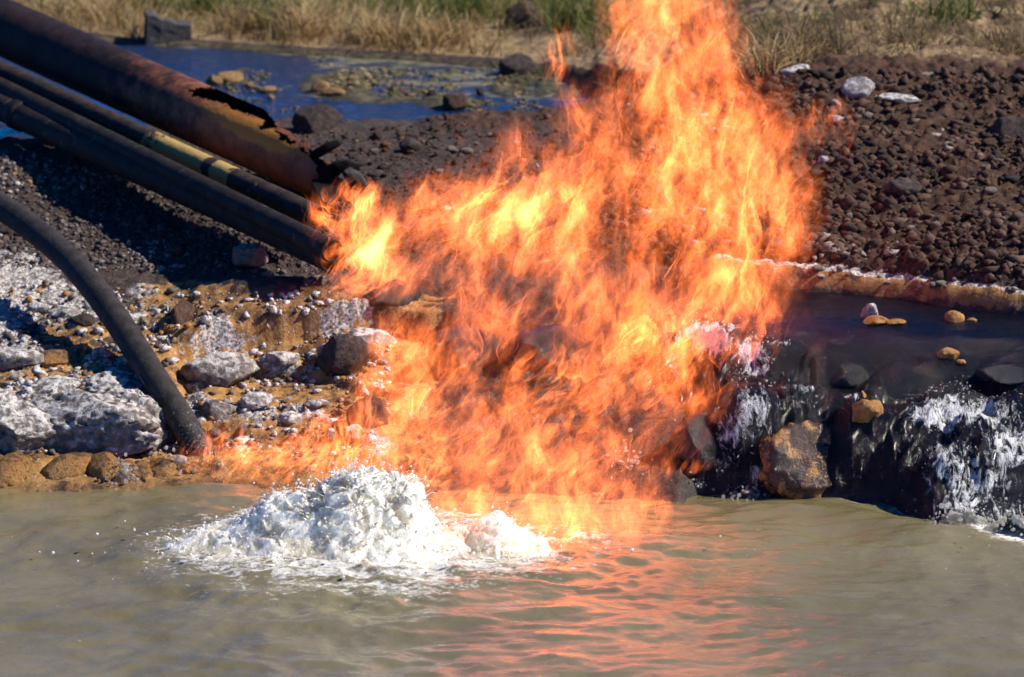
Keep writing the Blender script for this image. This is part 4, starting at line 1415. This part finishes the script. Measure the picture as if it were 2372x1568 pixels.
for k, (px, py, n, h, pal, lb, sp) in enumerate((
        (700, 85, 260, .42, STRAW, 'big pale straw tussock at the top, over the middle of the channel', .10),
        (640, 60, 200, .40, GREEN, 'green tussock behind the big pale straw tussock', .12),
        (560, 70, 160, .30, STRAW, 'straw tussock left of the big pale straw tussock', .10),
        (880, 95, 220, .36, STRAW, 'straw tussock right of the big pale one on the far bank', .12),
        (1010, 100, 200, .34, STRAW, 'straw tussock on the far bank above the dark red block', .12),
        (1080, 40, 220, .38, GREEN, 'green tussock left of the brown earth clod', .15),
        (1330, 60, 220, .40, GREEN, 'green tussock right of the brown earth clod beside the fire', .15),
        (220, 40, 200, .30, STRAW, 'straw tussock over the big pipe at upper left', .14),
        (480, 30, 200, .34, GREEN, 'greenish tussock behind the stone block', .14),
        (1800, 170, 260, .34, STRAW, 'pale dry tussock at the berm edge right of the fire', .10),
        (1890, 130, 200, .30, BROWN, 'brown tussock behind the white stone on the berm', .12),
        (2110, 120, 200, .28, BROWN, 'brown tussock on the berm above the grey white stone', .14),
        (2200, 60, 220, .32, GREEN, 'dull green tussock at the top right of the berm', .16),
        (2330, 130, 200, .28, BROWN, 'brown tussock near the right frame edge on the berm', .14))):
    tussock(px, py, n, h, pal, lb, sp, 300 + k)


# ------------------------------------------------------------------ boiling foam fountain in the pond
def foam_mat():
    m, nt, out = mat_new('boiling_foam')
    P = geo_pos(nt)
    a = noise(nt, 30, 5, 0.7, P)
    k = rampf(nt, mth(nt, 'ADD', a, mth(nt, 'MULTIPLY', attr(nt, 'white'), 0.30)), 0.38, 0.68)
    c = mixc(nt, k, (0.80, 0.71, 0.51), (0.99, 0.95, 0.82))
    nb = bump(nt, noise(nt, 60, 3, .6, P), .55, .016)
    p = principled(nt, out, c, 0.10, 0.9, nb)
    p.inputs['Subsurface Weight'].default_value = 0.6
    p.inputs['Subsurface Radius'].default_value = (1.0, 0.95, 0.8)
    p.inputs['Subsurface Scale'].default_value = 0.18
    g = N(nt, 'ShaderNodeBsdfGlass', IOR=1.33, Roughness=0.08)
    nt.links.new(nb, g.inputs['Normal'])
    mx = nt.nodes.new('ShaderNodeMixShader')
    nt.links.new(mth(nt, 'ADD', 0.86, mth(nt, 'MULTIPLY', k, 0.14)), mx.inputs[0])
    nt.links.new(g.outputs[0], mx.inputs[1]); nt.links.new(p.outputs[0], mx.inputs[2])
    nt.links.new(mx.outputs[0], out.inputs['Surface'])
    return m


M_FOAM = foam_mat()


def drop_mat():
    m, nt, out = mat_new('water_drop')
    g = nt.nodes.new('ShaderNodeBsdfGlass'); g.inputs['IOR'].default_value = 1.33; g.inputs['Roughness'].default_value = 0.02
    g.inputs['Color'].default_value = (1, .99, .97, 1)
    d = nt.nodes.new('ShaderNodeBsdfTranslucent'); d.inputs['Color'].default_value = (.9, .9, .88, 1)
    mx = nt.nodes.new('ShaderNodeMixShader'); mx.inputs[0].default_value = .72
    nt.links.new(g.outputs[0], mx.inputs[1]); nt.links.new(d.outputs[0], mx.inputs[2])
    nt.links.new(mx.outputs[0], out.inputs['Surface'])
    return m


M_DROP = drop_mat()


def boil_profile(x, y):
    """height of the boil above the pond at offset x, y (m) from its centre"""
    ht = np.interp(x, [-1.15, -1.0, -.83, -.63, -.5, -.42, -.30, -.20, -.10, .02, .10, .22, .31, .36, .46, .58, .66, .74, .82, .92, 1.02, 1.2],
                   [0, .05, .11, .18, .25, .31, .33, .34, .41, .45, .42, .40, .40, .28, .13, .11, .16, .20, .17, .10, .06, 0])
    w = .17 + .25 * ht
    h = ht * np.exp(-(np.abs(y - .06) / w) ** 2.4)
    apron = .055 * np.exp(-(x / 1.0) ** 6) * np.exp(-((y + .22) / .2) ** 4)
    return np.maximum(h, apron)


def boil():
    g = np.random.default_rng(77)
    xs = np.arange(-1.2, 1.2, .008); ys = np.arange(-.5, .5, .008)
    X, Y = np.meshgrid(xs, ys)
    H = boil_profile(X, Y)
    q = p3(X, Y, H * 1.4)
    edge = np.hypot(X / 1.12, Y / .44)
    warp = p3(fbm(q * 5 + 1, 2), fbm(q * 5 + 21, 2), fbm(q * 5 + 41, 2)) * .12
    q = q + warp
    rg = np.clip(fbm(q * np.array([11, 9, 7]) + 7, 3, ridged=True), 0, 1) ** 1.8
    lump = 0.7 * fbm(q * np.array([5, 5, 4]) + 2, 2) + .75 * rg + .20 * fbm(q * 26, 2, ridged=True) - .12
    Z = .93 * H + (0.022 + .125 * H) * lump * sstep(1.1, .8, edge) - 0.10 * sstep(.85, 1.1, edge) + .005
    # overhang: push sideways too
    sx = (0.012 + .18 * H) * fbm(q * 8 + 31, 3); sy = (0.012 + .14 * H) * fbm(q * 8 + 57, 3)
    V = p3(X + sx, Y + sy, Z)
    F = grid_faces(len(ys), len(xs))
    top = Z.ravel()[F].max(1) > -0.03
    F = F[top]
    used, inv = np.unique(F, return_inverse=True)
    white = .15 + .45 * sstep(0.05, 0.35, H) + 1.3 * (lump - .35) + 1.0 * fbm(q * 4, 2)
    root = empty('water_boil', BOIL)
    build('foam_mass', V.reshape(-1, 3)[used], inv.reshape(-1, 4), M_FOAM, dict(white=white.ravel()[used]), parent=root)
    # lobes and tongues of water thrown up from the mass
    n, st, ac = 600, 8, 5
    x = np.where(g.random(n) < .75, g.normal(.03, .30, n), g.normal(0, .6, n)); y = g.normal(.02, .13, n)
    h = boil_profile(x, y)
    k = h > .03
    x, y, h = x[k], y[k], h[k]; n = len(x)
    spd = (.25 + .75 * h / .45) * g.uniform(.35, 1.0, n)
    vel = np.stack([g.normal(0, .38, n) + .35 * x, g.normal(-.08, .3, n), 1.0 * np.ones(n)], -1)
    T = g.uniform(.06, .21, n) * spd + .025
    p0 = np.stack([x, y, h * .92 - .01], -1)
    t = np.linspace(0, 1, st)
    path = p0[:, None] + vel[:, None] * (T[:, None] * t[None])[..., None]
    path[..., 2] -= .55 * T[:, None] * t[None] ** 2 * 1.1
    path += .012 * np.stack([perlin(path * 18 + 3), perlin(path * 18 + 33), perlin(path * 18 + 63)], -1)
    a_ = g.uniform(0, math.pi, n)
    sv = np.stack([np.cos(a_), np.sin(a_), .3 * np.sin(3 * a_)], -1)[:, None, None]
    bv = np.stack([-np.sin(a_), np.cos(a_), 0 * a_], -1)[:, None, None]
    u = np.linspace(-1, 1, ac)
    W = (.006 + .026 * g.random(n) ** 2)[:, None] * (1.05 - .95 * t[None] ** 1.4)
    W = W[..., None, None]
    VV = path[:, :, None] + W * (u[None, None, :, None] * sv + .8 * (u ** 2)[None, None, :, None] * bv)
    VV += .3 * W * np.stack([perlin(VV * 45 + 3), perlin(VV * 45 + 33), perlin(VV * 45 + 63)], -1)
    FF = grid_faces(st, ac)[None] + (np.arange(n) * st * ac)[:, None, None]
    o = build('water_lobes', VV.reshape(-1, 3), FF.reshape(-1, 4), M_FOAM, dict(white=np.full(n * st * ac, 1.2)), parent=root)
    o['kind'] = 'stuff'
    # froth: small blobs on the mass, droplets thrown off it
    iv, if_ = ico(1)
    n = 1000
    x = g.normal(0, .48, n); y = g.normal(0, .17, n)
    h = boil_profile(x, y)
    k = (h > .015)
    x, y, h = x[k], y[k], h[k]
    s = .0022 + .008 * g.random(len(x)) ** 4
    z = h * (1 + .07 * g.normal(0, 1, len(x))) + .015 + .02 * g.random(len(x))
    v = np.stack([x + g.normal(0, .01, len(x)), y, z], -1)[:, None] + (iv[None] * (.7 + .6 * g.random((len(x), 1, 3)))) * s[:, None, None]
    f = if_[None] + (np.arange(len(x)) * len(iv))[:, None, None]
    o = build('froth', v.reshape(-1, 3), f.reshape(-1, 3), M_FOAM, dict(white=np.ones(len(x) * len(iv))), parent=root)
    o['kind'] = 'stuff'
    n = 700
    x = g.normal(-.05, .60, n); y = g.normal(0, .2, n)
    z = boil_profile(x, y) + np.abs(g.normal(0, .05, n)) + .01
    s = .002 + .009 * g.random(n) ** 3
    v = np.stack([x, y, z], -1)[:, None] + iv[None] * s[:, None, None]
    f = if_[None] + (np.arange(n) * len(iv))[:, None, None]
    o = build('droplets', v.reshape(-1, 3), f.reshape(-1, 3), M_FOAM, dict(white=np.full(v.shape[0] * v.shape[1], 1.2)), parent=root)
    o['kind'] = 'stuff'
    tag(root, 'white foaming boil of gas and water heaving up in the muddy pond', 'splash')


boil()


def splash(name, px, py, w_, h_, n, label, seed, zbase=0.0, pt=None):
    g = np.random.default_rng(seed)
    c = at_z(px, py, zbase) if pt is None else pt
    iv, if_ = ico(1)
    x = g.normal(0, w_ * .4, n); y = g.normal(0, w_ * .25, n)
    z = np.abs(g.normal(0, 1, n)) * h_ * .45 * np.exp(-(x / w_) ** 2 * 2)
    s = .003 + .010 * g.random(n) ** 2.5
    v = np.stack([x, y, z], -1)[:, None] + (iv[None] * (.6 + .8 * g.random((n, 1, 3)))) * s[:, None, None]
    f = if_[None] + (np.arange(n) * len(iv))[:, None, None]
    root = empty(name, c)
    o = build('droplets', v.reshape(-1, 3), f.reshape(-1, 3), M_DROP, parent=root)
    o['kind'] = 'stuff'
    xs = np.linspace(-1, 1, 44)
    X, Y = np.meshgrid(xs * w_ * .9, xs * w_ * .4)
    R = np.hypot(*np.meshgrid(xs, xs))
    Z = h_ * .75 * np.exp(-R ** 2 * 3) * np.clip(.25 + 1.6 * fbm(p3(X * 9, Y * 9, seed), 3) + .5 * fbm(p3(X * 24, Y * 24, seed), 3, ridged=True), 0, 2) - .05 * sstep(.45, 1, R)
    X = X + .25 * h_ * fbm(p3(X * 12, Y * 12, seed + 5), 2)
    build('foam_mass', p3(X, Y, Z), grid_faces(44, 44), M_DROP, dict(white=np.full(44 * 44, .5)), parent=root)
    tag(root, label, 'splash')


splash('water_splash', 285, 1118, .17, .16, 160, 'small glassy splash at the waterline below the right end of the white mound', 401)
splash('water_splash', 420, 1105, .17, .20, 160, 'small splash among the first shore flames', 402)
splash('water_splash', 1455, 1110, .22, .22, 220, 'grey white splash where the cascade meets the pond beside the fire', 403, .03)
splash('water_splash', 1590, 1125, .22, .08, 120, 'low foam line at the foot of the black rock, right of the grey white splash', 404, .02)


splash('water_splash', 2230, 1216, .30, .12, 260, 'white churned foam where the rapids meet the pond, right of the brown boulder', 405, .0)
splash('water_splash', 2345, 1236, .30, .12, 260, 'white churned foam at the foot of the rapids by the right frame edge', 406, .0)
splash('water_splash', 1730, 1152, .16, .07, 120, 'thin foam collar left of the brown boulder', 407, .0)


def spray(name, regions, label, seed, surf=True):
    g = np.random.default_rng(seed)
    iv, if_ = ico(1)
    vs, n_all = [], 0
    for (px, py, rx, ry_, n) in regions:
        for _ in range(n):
            q = (px + g.normal(0, rx), py + g.normal(0, ry_))
            p = casc_pt(*q)
            z = casc_surf(np.array([p[0]]), np.array([p[1]]))[0][0]
            vs.append((p[0], p[1], z + .008 + abs(g.normal(0, .018))))
    vs = np.array(vs)
    s = .0016 + .0045 * g.random(len(vs)) ** 3
    v = vs[:, None] + (iv[None] * (.6 + .9 * g.random((len(vs), 1, 3)))) * s[:, None, None]
    f = if_[None] + (np.arange(len(vs)) * len(iv))[:, None, None]
    o = build(name, v.reshape(-1, 3), f.reshape(-1, 3), M_DROP)
    tag(o, label, None, None, 'stuff')


spray('spray', [(2190, 955, 45, 14, 90), (2300, 950, 55, 12, 50), (2260, 1100, 90, 70, 160), (2330, 1190, 60, 30, 120), (1740, 950, 35, 40, 70), (1740, 840, 35, 35, 70), (1650, 790, 60, 35, 130), (1790, 1060, 15, 30, 30), (1540, 880, 40, 60, 140)],
      'white spray droplets thrown up over the dark cascade', 501)


# ------------------------------------------------------------------ fire
def flame_mat(name):
    m, nt, out = mat_new(name)
    h = attr(nt, 'glow')
    P = geo_pos(nt)
    mp = nt.nodes.new('ShaderNodeMapping')
    mp.inputs['Scale'].default_value = (1.0, 0.35, 0.62)
    mp.inputs['Rotation'].default_value = (0, math.radians(-24), 0)
    nt.links.new(P, mp.inputs['Vector'])
    n = noise(nt, 5.0, 3, 0.6, mp.outputs[0], 1.6)
    f = noise(nt, 13, 2, 0.5, mp.outputs[0], 2.2)
    k = rampf(nt, n, 0.30, 0.72)
    fil = mth(nt, 'SUBTRACT', 1.0, mth(nt, 'MULTIPLY', mth(nt, 'ABSOLUTE', mth(nt, 'SUBTRACT', f, 0.5)), 7.0), clamp=True)
    s = mth(nt, 'MULTIPLY', h, mth(nt, 'ADD', 0.05, mth(nt, 'MULTIPLY', k, mth(nt, 'ADD', 0.78, mth(nt, 'MULTIPLY', fil, 0.95)))))
    e = nt.nodes.new('ShaderNodeEmission')
    e.inputs['Color'].default_value = (1.0, 0.196, 0.046, 1)
    nt.links.new(s, e.inputs['Strength'])
    t = nt.nodes.new('ShaderNodeBsdfTransparent')
    ad = nt.nodes.new('ShaderNodeAddShader')
    nt.links.new(e.outputs[0], ad.inputs[0]); nt.links.new(t.outputs[0], ad.inputs[1])
    nt.links.new(ad.outputs[0], out.inputs['Surface'])
    m.cycles.emission_sampling = 'NONE'
    return m


M_FLAME = flame_mat('flame')

BLOBS = np.array([
    (1550, 775, 120, 55, 2.3), (1480, 720, 190, 100, .9), (1190, 480, 140, 50, 2.0), (1140, 520, 210, 80, .7), (1010, 465, 80, 50, .8), (920, 540, 50, 50, .3),
    (1600, 420, 160, 170, 1.0), (1650, 290, 130, 130, .8), (1550, 140, 110, 110, .8), (1550, 10, 120, 90, .8), (1460, 60, 60, 80, .4), (1440, 250, 90, 100, .5), (1760, 500, 95, 130, .85),
    (1700, 640, 100, 80, .9), (1350, 420, 130, 90, .65), (1300, 590, 180, 100, .8), (1120, 790, 150, 110, .85), (960, 850, 80, 100, .9), (1300, 900, 230, 130, .9),
    (1560, 890, 120, 90, .9), (1100, 990, 190, 100, .9), (1350, 1080, 150, 90, 1.0), (1150, 1150, 180, 60, 1.0), (990, 1090, 120, 60, .9), (650, 1060, 140, 60, .8),
    (500, 1050, 90, 50, .5), (760, 970, 60, 45, .5), (840, 480, 50, 30, .4), (1150, 380, 90, 50, .4), (1310, 1215, 130, 40, .9), (1450, 1180, 70, 40, .5),
    (1340, 270, 60, 70, .5), (900, 760, 60, 70, .6), (880, 900, 50, 90, .6), (930, 1000, 70, 60, .7), (1230, 1190, 150, 60, 1.0), (1080, 1205, 90, 45, .7), (1400, 1225, 80, 30, .7), (1330, 1255, 60, 25, .5), (1510, 1190, 50, 40, .45), (1840, 470, 50, 70, .6), (1830, 580, 40, 50, .5), (1200, 330, 60, 50, .35), (1060, 310, 25, 50, .35),
    (1740, 750, 60, 70, .7), (1660, 930, 50, 50, .7), (800, 1050, 100, 70, .7), (1700, 130, 40, 60, .3), (1080, 640, 130, 70, .6), (1750, 330, 60, 90, .5)], float)
HOLES = np.array([(1000, 730, 70, 25, .7), (1180, 640, 70, 40, .5), (1330, 1000, 30, 40, .5), (1240, 790, 45, 45, .95), (1140, 870, 34, 60, .95), (1400, 590, 38, 60, .85), (1060, 1090, 30, 40, .6), (960, 690, 55, 35, 1.0), (870, 660, 30, 30, .8), (1050, 900, 30, 25, .6),
                  (1220, 660, 60, 30, .5), (1330, 770, 20, 40, .6), (1480, 330, 25, 40, .6), (1440, 480, 25, 60, .6), (1620, 220, 60, 25, .4), (1090, 320, 60, 40, .4), (1780, 610, 40, 30, .5), (930, 900, 22, 40, .6), (1200, 1010, 25, 30, .5)], float)


def heat_map(px, py, blobs=None):
    h = 0.0 * px
    for cx_, cy_, rx, ry_, a_ in (BLOBS if blobs is None else blobs):
        h = h + a_ * np.exp(-(((px - cx_) / rx) ** 2 + ((py - cy_) / ry_) ** 2))
    if blobs is None:
        for cx_, cy_, rx, ry_, a_ in HOLES:
            h = h * (1 - a_ * np.exp(-(((px - cx_) / rx) ** 2 + ((py - cy_) / ry_) ** 2)))
    return h


def fire_depth(px, py):
    y = np.interp(py, [0, 300, 600, 800, 950, 1080, 1150, 1250, 1320], [.35, .1, -.45, -.85, -1.35, -2.0, -2.45, -3.0, -3.35])
    left = sstep(900, 780, px)
    yl = np.interp(py, [450, 700, 900, 1000, 1060, 1120, 1170], [.25, 0.0, -.75, -1.15, -1.40, -1.62, -1.9])
    return y * (1 - left) + yl * left


def flow_angle(px, py):
    """lean of the flames to the right of vertical, radians"""
    a = 0.30 + 0.0 * px
    a = a + 0.45 * np.exp(-((px - 1250) / 350) ** 2 - ((py - 950) / 220) ** 2)
    a = a + 0.75 * np.exp(-((px - 1050) / 220) ** 2 - ((py - 520) / 80) ** 2)
    a = a - 0.22 * sstep(600, 150, py)
    a = a + 0.35 * np.exp(-((px - 650) / 200) ** 2 - ((py - 1050) / 80) ** 2)
    return a


def ribbons(n, len_r, wid_r, gain, seed, steps=13, across=6, region=(300, -60, 1950, 1320), curl=1.0, thresh=0.10, spread=0.42, blobs=None, depth=None):
    g = np.random.default_rng(seed)
    pts = np.empty((0, 2))
    while len(pts) < n:
        q = np.stack([g.uniform(region[0], region[2], n * 3), g.uniform(region[1], region[3], n * 3)], -1)
        hm = heat_map(q[:, 0], q[:, 1], blobs)
        q = q[(g.random(len(q)) * 0.9 < hm) & (hm > thresh)]
        pts = np.concatenate([pts, q])
    pts = pts[:n]
    px, py = pts[:, 0], pts[:, 1]
    sp = spread * sstep(1250, 850, py) + .12
    sp = np.where(px < 850, .10, sp)
    y = (fire_depth(px, py) if depth is None else depth) + g.normal(0, 1, n) * sp * .6
    c = at_y(px, py, y)
    L = g.uniform(*len_r, n) * (0.7 + .5 * sstep(1100, 500, py))
    L = np.where(px < 850, L * .55, L)
    W = np.exp(g.uniform(math.log(wid_r[0]), math.log(wid_r[1]), n))
    W = np.where(px < 850, W * .7, W)
    ds = L / (steps - 1)
    pos = c.copy()
    pos[:, 2] -= L * .35; pos[:, 0] -= L * .35 * np.tan(flow_angle(px, py)) * .8
    path = [pos.copy()]
    ph = g.uniform(0, 50, (n, 3)) * 0.02
    for k in range(steps - 1):
        P = to_px(pos)
        a = flow_angle(P[:, 0], P[:, 1])
        q = pos * 3.0
        v = np.stack([np.sin(a), 0.0 * a, np.cos(a)], -1)
        v[:, 0] += curl * (0.75 * perlin(q + 3.3) + .55 * perlin(pos * 8 + 11))
        v[:, 1] += curl * (0.55 * perlin(q + 31.7) + .35 * perlin(pos * 8 + 71))
        v[:, 2] += curl * (0.45 * perlin(q + 63.1) + .35 * perlin(pos * 8 + 27))
        v /= np.linalg.norm(v, axis=1)[:, None]
        pos = pos + v * ds[:, None]
        path.append(pos.copy())
    path = np.stack(path, 1)                                   # n, steps, 3
    t = np.linspace(0, 1, steps)
    tg = np.gradient(path, axis=1); tg /= np.linalg.norm(tg, axis=2)[..., None] + 1e-9
    rot = g.uniform(-math.pi, math.pi, n)
    tw = g.normal(0, 1.2, n)
    ref = np.stack([np.cos(rot), np.sin(rot), 0 * rot], -1)[:, None]
    s1 = ref - (ref * tg).sum(-1, keepdims=True) * tg
    s1 /= np.linalg.norm(s1, axis=2)[..., None] + 1e-9
    s2 = np.cross(tg, s1)
    ang = (tw[:, None] * t[None])[..., None]
    a1 = np.cos(ang) * s1 + np.sin(ang) * s2
    a2 = -np.sin(ang) * s1 + np.cos(ang) * s2
    prof = np.sin(np.clip(t, 0, 1) ** .75 * math.pi) ** .8 * (1 - .45 * t) + .03
    u = np.linspace(-1, 1, across)
    bow = g.uniform(.2, .9, n)[:, None, None, None]
    wv = (W[:, None] * prof[None])[..., None, None]
    V = path[:, :, None] + wv * (u[None, None, :, None] * a1[:, :, None] + bow * (u ** 2 - .5)[None, None, :, None] * a2[:, :, None])
    V = V + (0.22 * wv) * np.stack([perlin(V * 14 + 5), perlin(V * 14 + 25), perlin(V * 14 + 45)], -1)
    # a bright fold on one side, thin fade on the other
    e0 = g.uniform(-.75, .2, n)[:, None]
    across_h = np.exp(-((u[None] - e0) / np.where(u[None] < e0, .22, .65)) ** 2)
    across_h *= np.sqrt(np.clip(1 - np.abs(u[None]) ** 3, 0, 1))
    along = sstep(0, .25, t) * sstep(1.0, .55, t)
    P = to_px(path)
    hm = heat_map(P[..., 0], P[..., 1], blobs)
    lum = g.lognormal(0, .55, n)
    heat = gain * lum[:, None, None] * across_h[:, None, :] * along[None, :, None] * (np.clip(hm - .06, 0, None) ** .9)[..., None]
    F = grid_faces(steps, across)[None] + (np.arange(n) * steps * across)[:, None, None]
    return V.reshape(-1, 3), F.reshape(-1, 4), heat.ravel()


def join(lst):
    off, vs, fs, hs_ = 0, [], [], []
    for v, f, h in lst:
        vs.append(v); fs.append(f + off); hs_.append(h); off += len(v)
    return np.concatenate(vs), np.concatenate(fs), np.concatenate(hs_)


def fire_thing(name, at, label, bodies, tongues=None):
    root = empty(name, at)
    r0 = np.array(at)
    body = join(bodies)
    o = build('flame_sheets', body[0] - r0, body[1], M_FLAME, dict(glow=body[2]), parent=root)
    o['kind'] = 'stuff'
    if tongues:
        v, f, h = tongues[0]
        st, ac = tongues[1], tongues[2]
        m_ = st * ac
        ff = grid_faces(st, ac)
        for k in range(len(v) // m_):
            build('flame_tongue', v[k * m_:(k + 1) * m_] - r0, ff, M_FLAME, dict(glow=h[k * m_:(k + 1) * m_]), parent=root)
    tag(root, label, 'fire')


def build_fire():
    G = 0.86
    main = (860, -60, 1950, 1330)
    low = (300, 860, 860, 1200)
    fire_thing('gas_fire', at_z(1250, 1130, 0.02), 'tall orange gas fire roaring round the pipe mouths and over the water', [
        ribbons(1100, (.28, .60), (.14, .26), .19 * G, 600, 12, 8, main, 1.3),
        ribbons(1900, (.18, .42), (.06, .14), .19 * G, 601, 12, 7, main, 1.6),
        ribbons(1900, (.10, .26), (.03, .075), .25 * G, 602, 11, 6, main, 2.0),
        ribbons(700, (.10, .34), (.005, .012), .40 * G, 603, 12, 4, main, 1.8)],
        (ribbons(60, (.3, .6), (.05, .11), .5 * G, 604, 16, 9, (700, -60, 1950, 1000), 1.3, 0.05), 16, 9))
    fire_thing('shore_fire', at_z(600, 1085, 0.05), 'low transparent flames licking along the orange shore left of the boil', [
        ribbons(500, (.25, .55), (.05, .11), .22 * G, 611, 12, 7, low, 1.3),
        ribbons(900, (.14, .40), (.02, .05), .36 * G, 612, 12, 6, low, 1.4),
        ribbons(450, (.15, .40), (.006, .016), .5 * G, 613, 12, 4, low, 1.3)],
        (ribbons(24, (.3, .6), (.04, .09), .6 * G, 614, 16, 9, low, 1.3, 0.05), 16, 9))
    curl_b = [(900, 640, 60, 50, .7), (800, 490, 70, 50, 1.1), (840, 455, 40, 25, .7), (770, 500, 30, 25, .5), (800, 620, 45, 60, .8), (850, 580, 50, 60, .6), (750, 660, 15, 40, .5), (890, 540, 50, 50, .5)]
    fire_thing('curling_flame', at_y(800, 560, .25), 'thin dark orange curl of flame wrapping the front pipe mouth', [
        ribbons(300, (.22, .45), (.07, .15), .50 * G, 621, 16, 9, (720, 420, 950, 720), 2.2, .08, .1, curl_b, .12),
        ribbons(320, (.2, .5), (.008, .03), .60 * G, 622, 16, 5, (720, 420, 950, 720), 2.2, .08, .1, curl_b, .12)])
    stray = [(1900, 290, 60, 50, .5), (1940, 250, 30, 30, .4), (1850, 310, 40, 40, .5), (1960, 320, 20, 50, .4), (1870, 380, 60, 20, .3)]
    fire_thing('stray_flame', at_y(1900, 330, .3), 'faint detached wisp of flame drifting over the berm right of the fire', [
        ribbons(90, (.15, .4), (.02, .06), .24 * G, 631, 12, 6, (1780, 200, 2000, 420), 1.5, .08, .2, stray, .3)])
    s2 = [(1290, 130, 25, 55, .8), (1275, 160, 25, 25, .7), (1320, 90, 25, 40, .5)]
    fire_thing('stray_flame', at_y(1290, 150, .3), 'small detached flame over the channel bank left of the fire top', [
        ribbons(40, (.15, .35), (.02, .05), .4 * G, 641, 12, 6, (1240, 40, 1350, 210), 1.2, .08, .1, s2, .2)])
    s3 = [(1560, 1090, 60, 20, .7), (1620, 1080, 40, 12, .6), (1540, 1040, 30, 25, .5), (1500, 1190, 40, 40, .5)]
    fire_thing('stray_flame', at_z(1570, 1130, .05), 'small flame lick at the foot of the black rock beside the cascade', [
        ribbons(90, (.12, .3), (.02, .05), .35 * G, 651, 12, 6, (1470, 1010, 1670, 1240), 1.2, .08, .1, s3, -1.85)])
    s4 = [(1790, 720, 35, 50, .5), (1880, 740, 25, 30, .35), (1750, 800, 40, 50, .6), (1770, 760, 40, 40, .6)]
    fire_thing('stray_flame', at_y(1790, 740, -.5), 'translucent flame edge over the blue pool at the right of the fire', [
        ribbons(110, (.15, .4), (.02, .06), .3 * G, 661, 12, 6, (1700, 660, 1920, 860), 1.2, .08, .15, s4, -.7)])


build_fire()
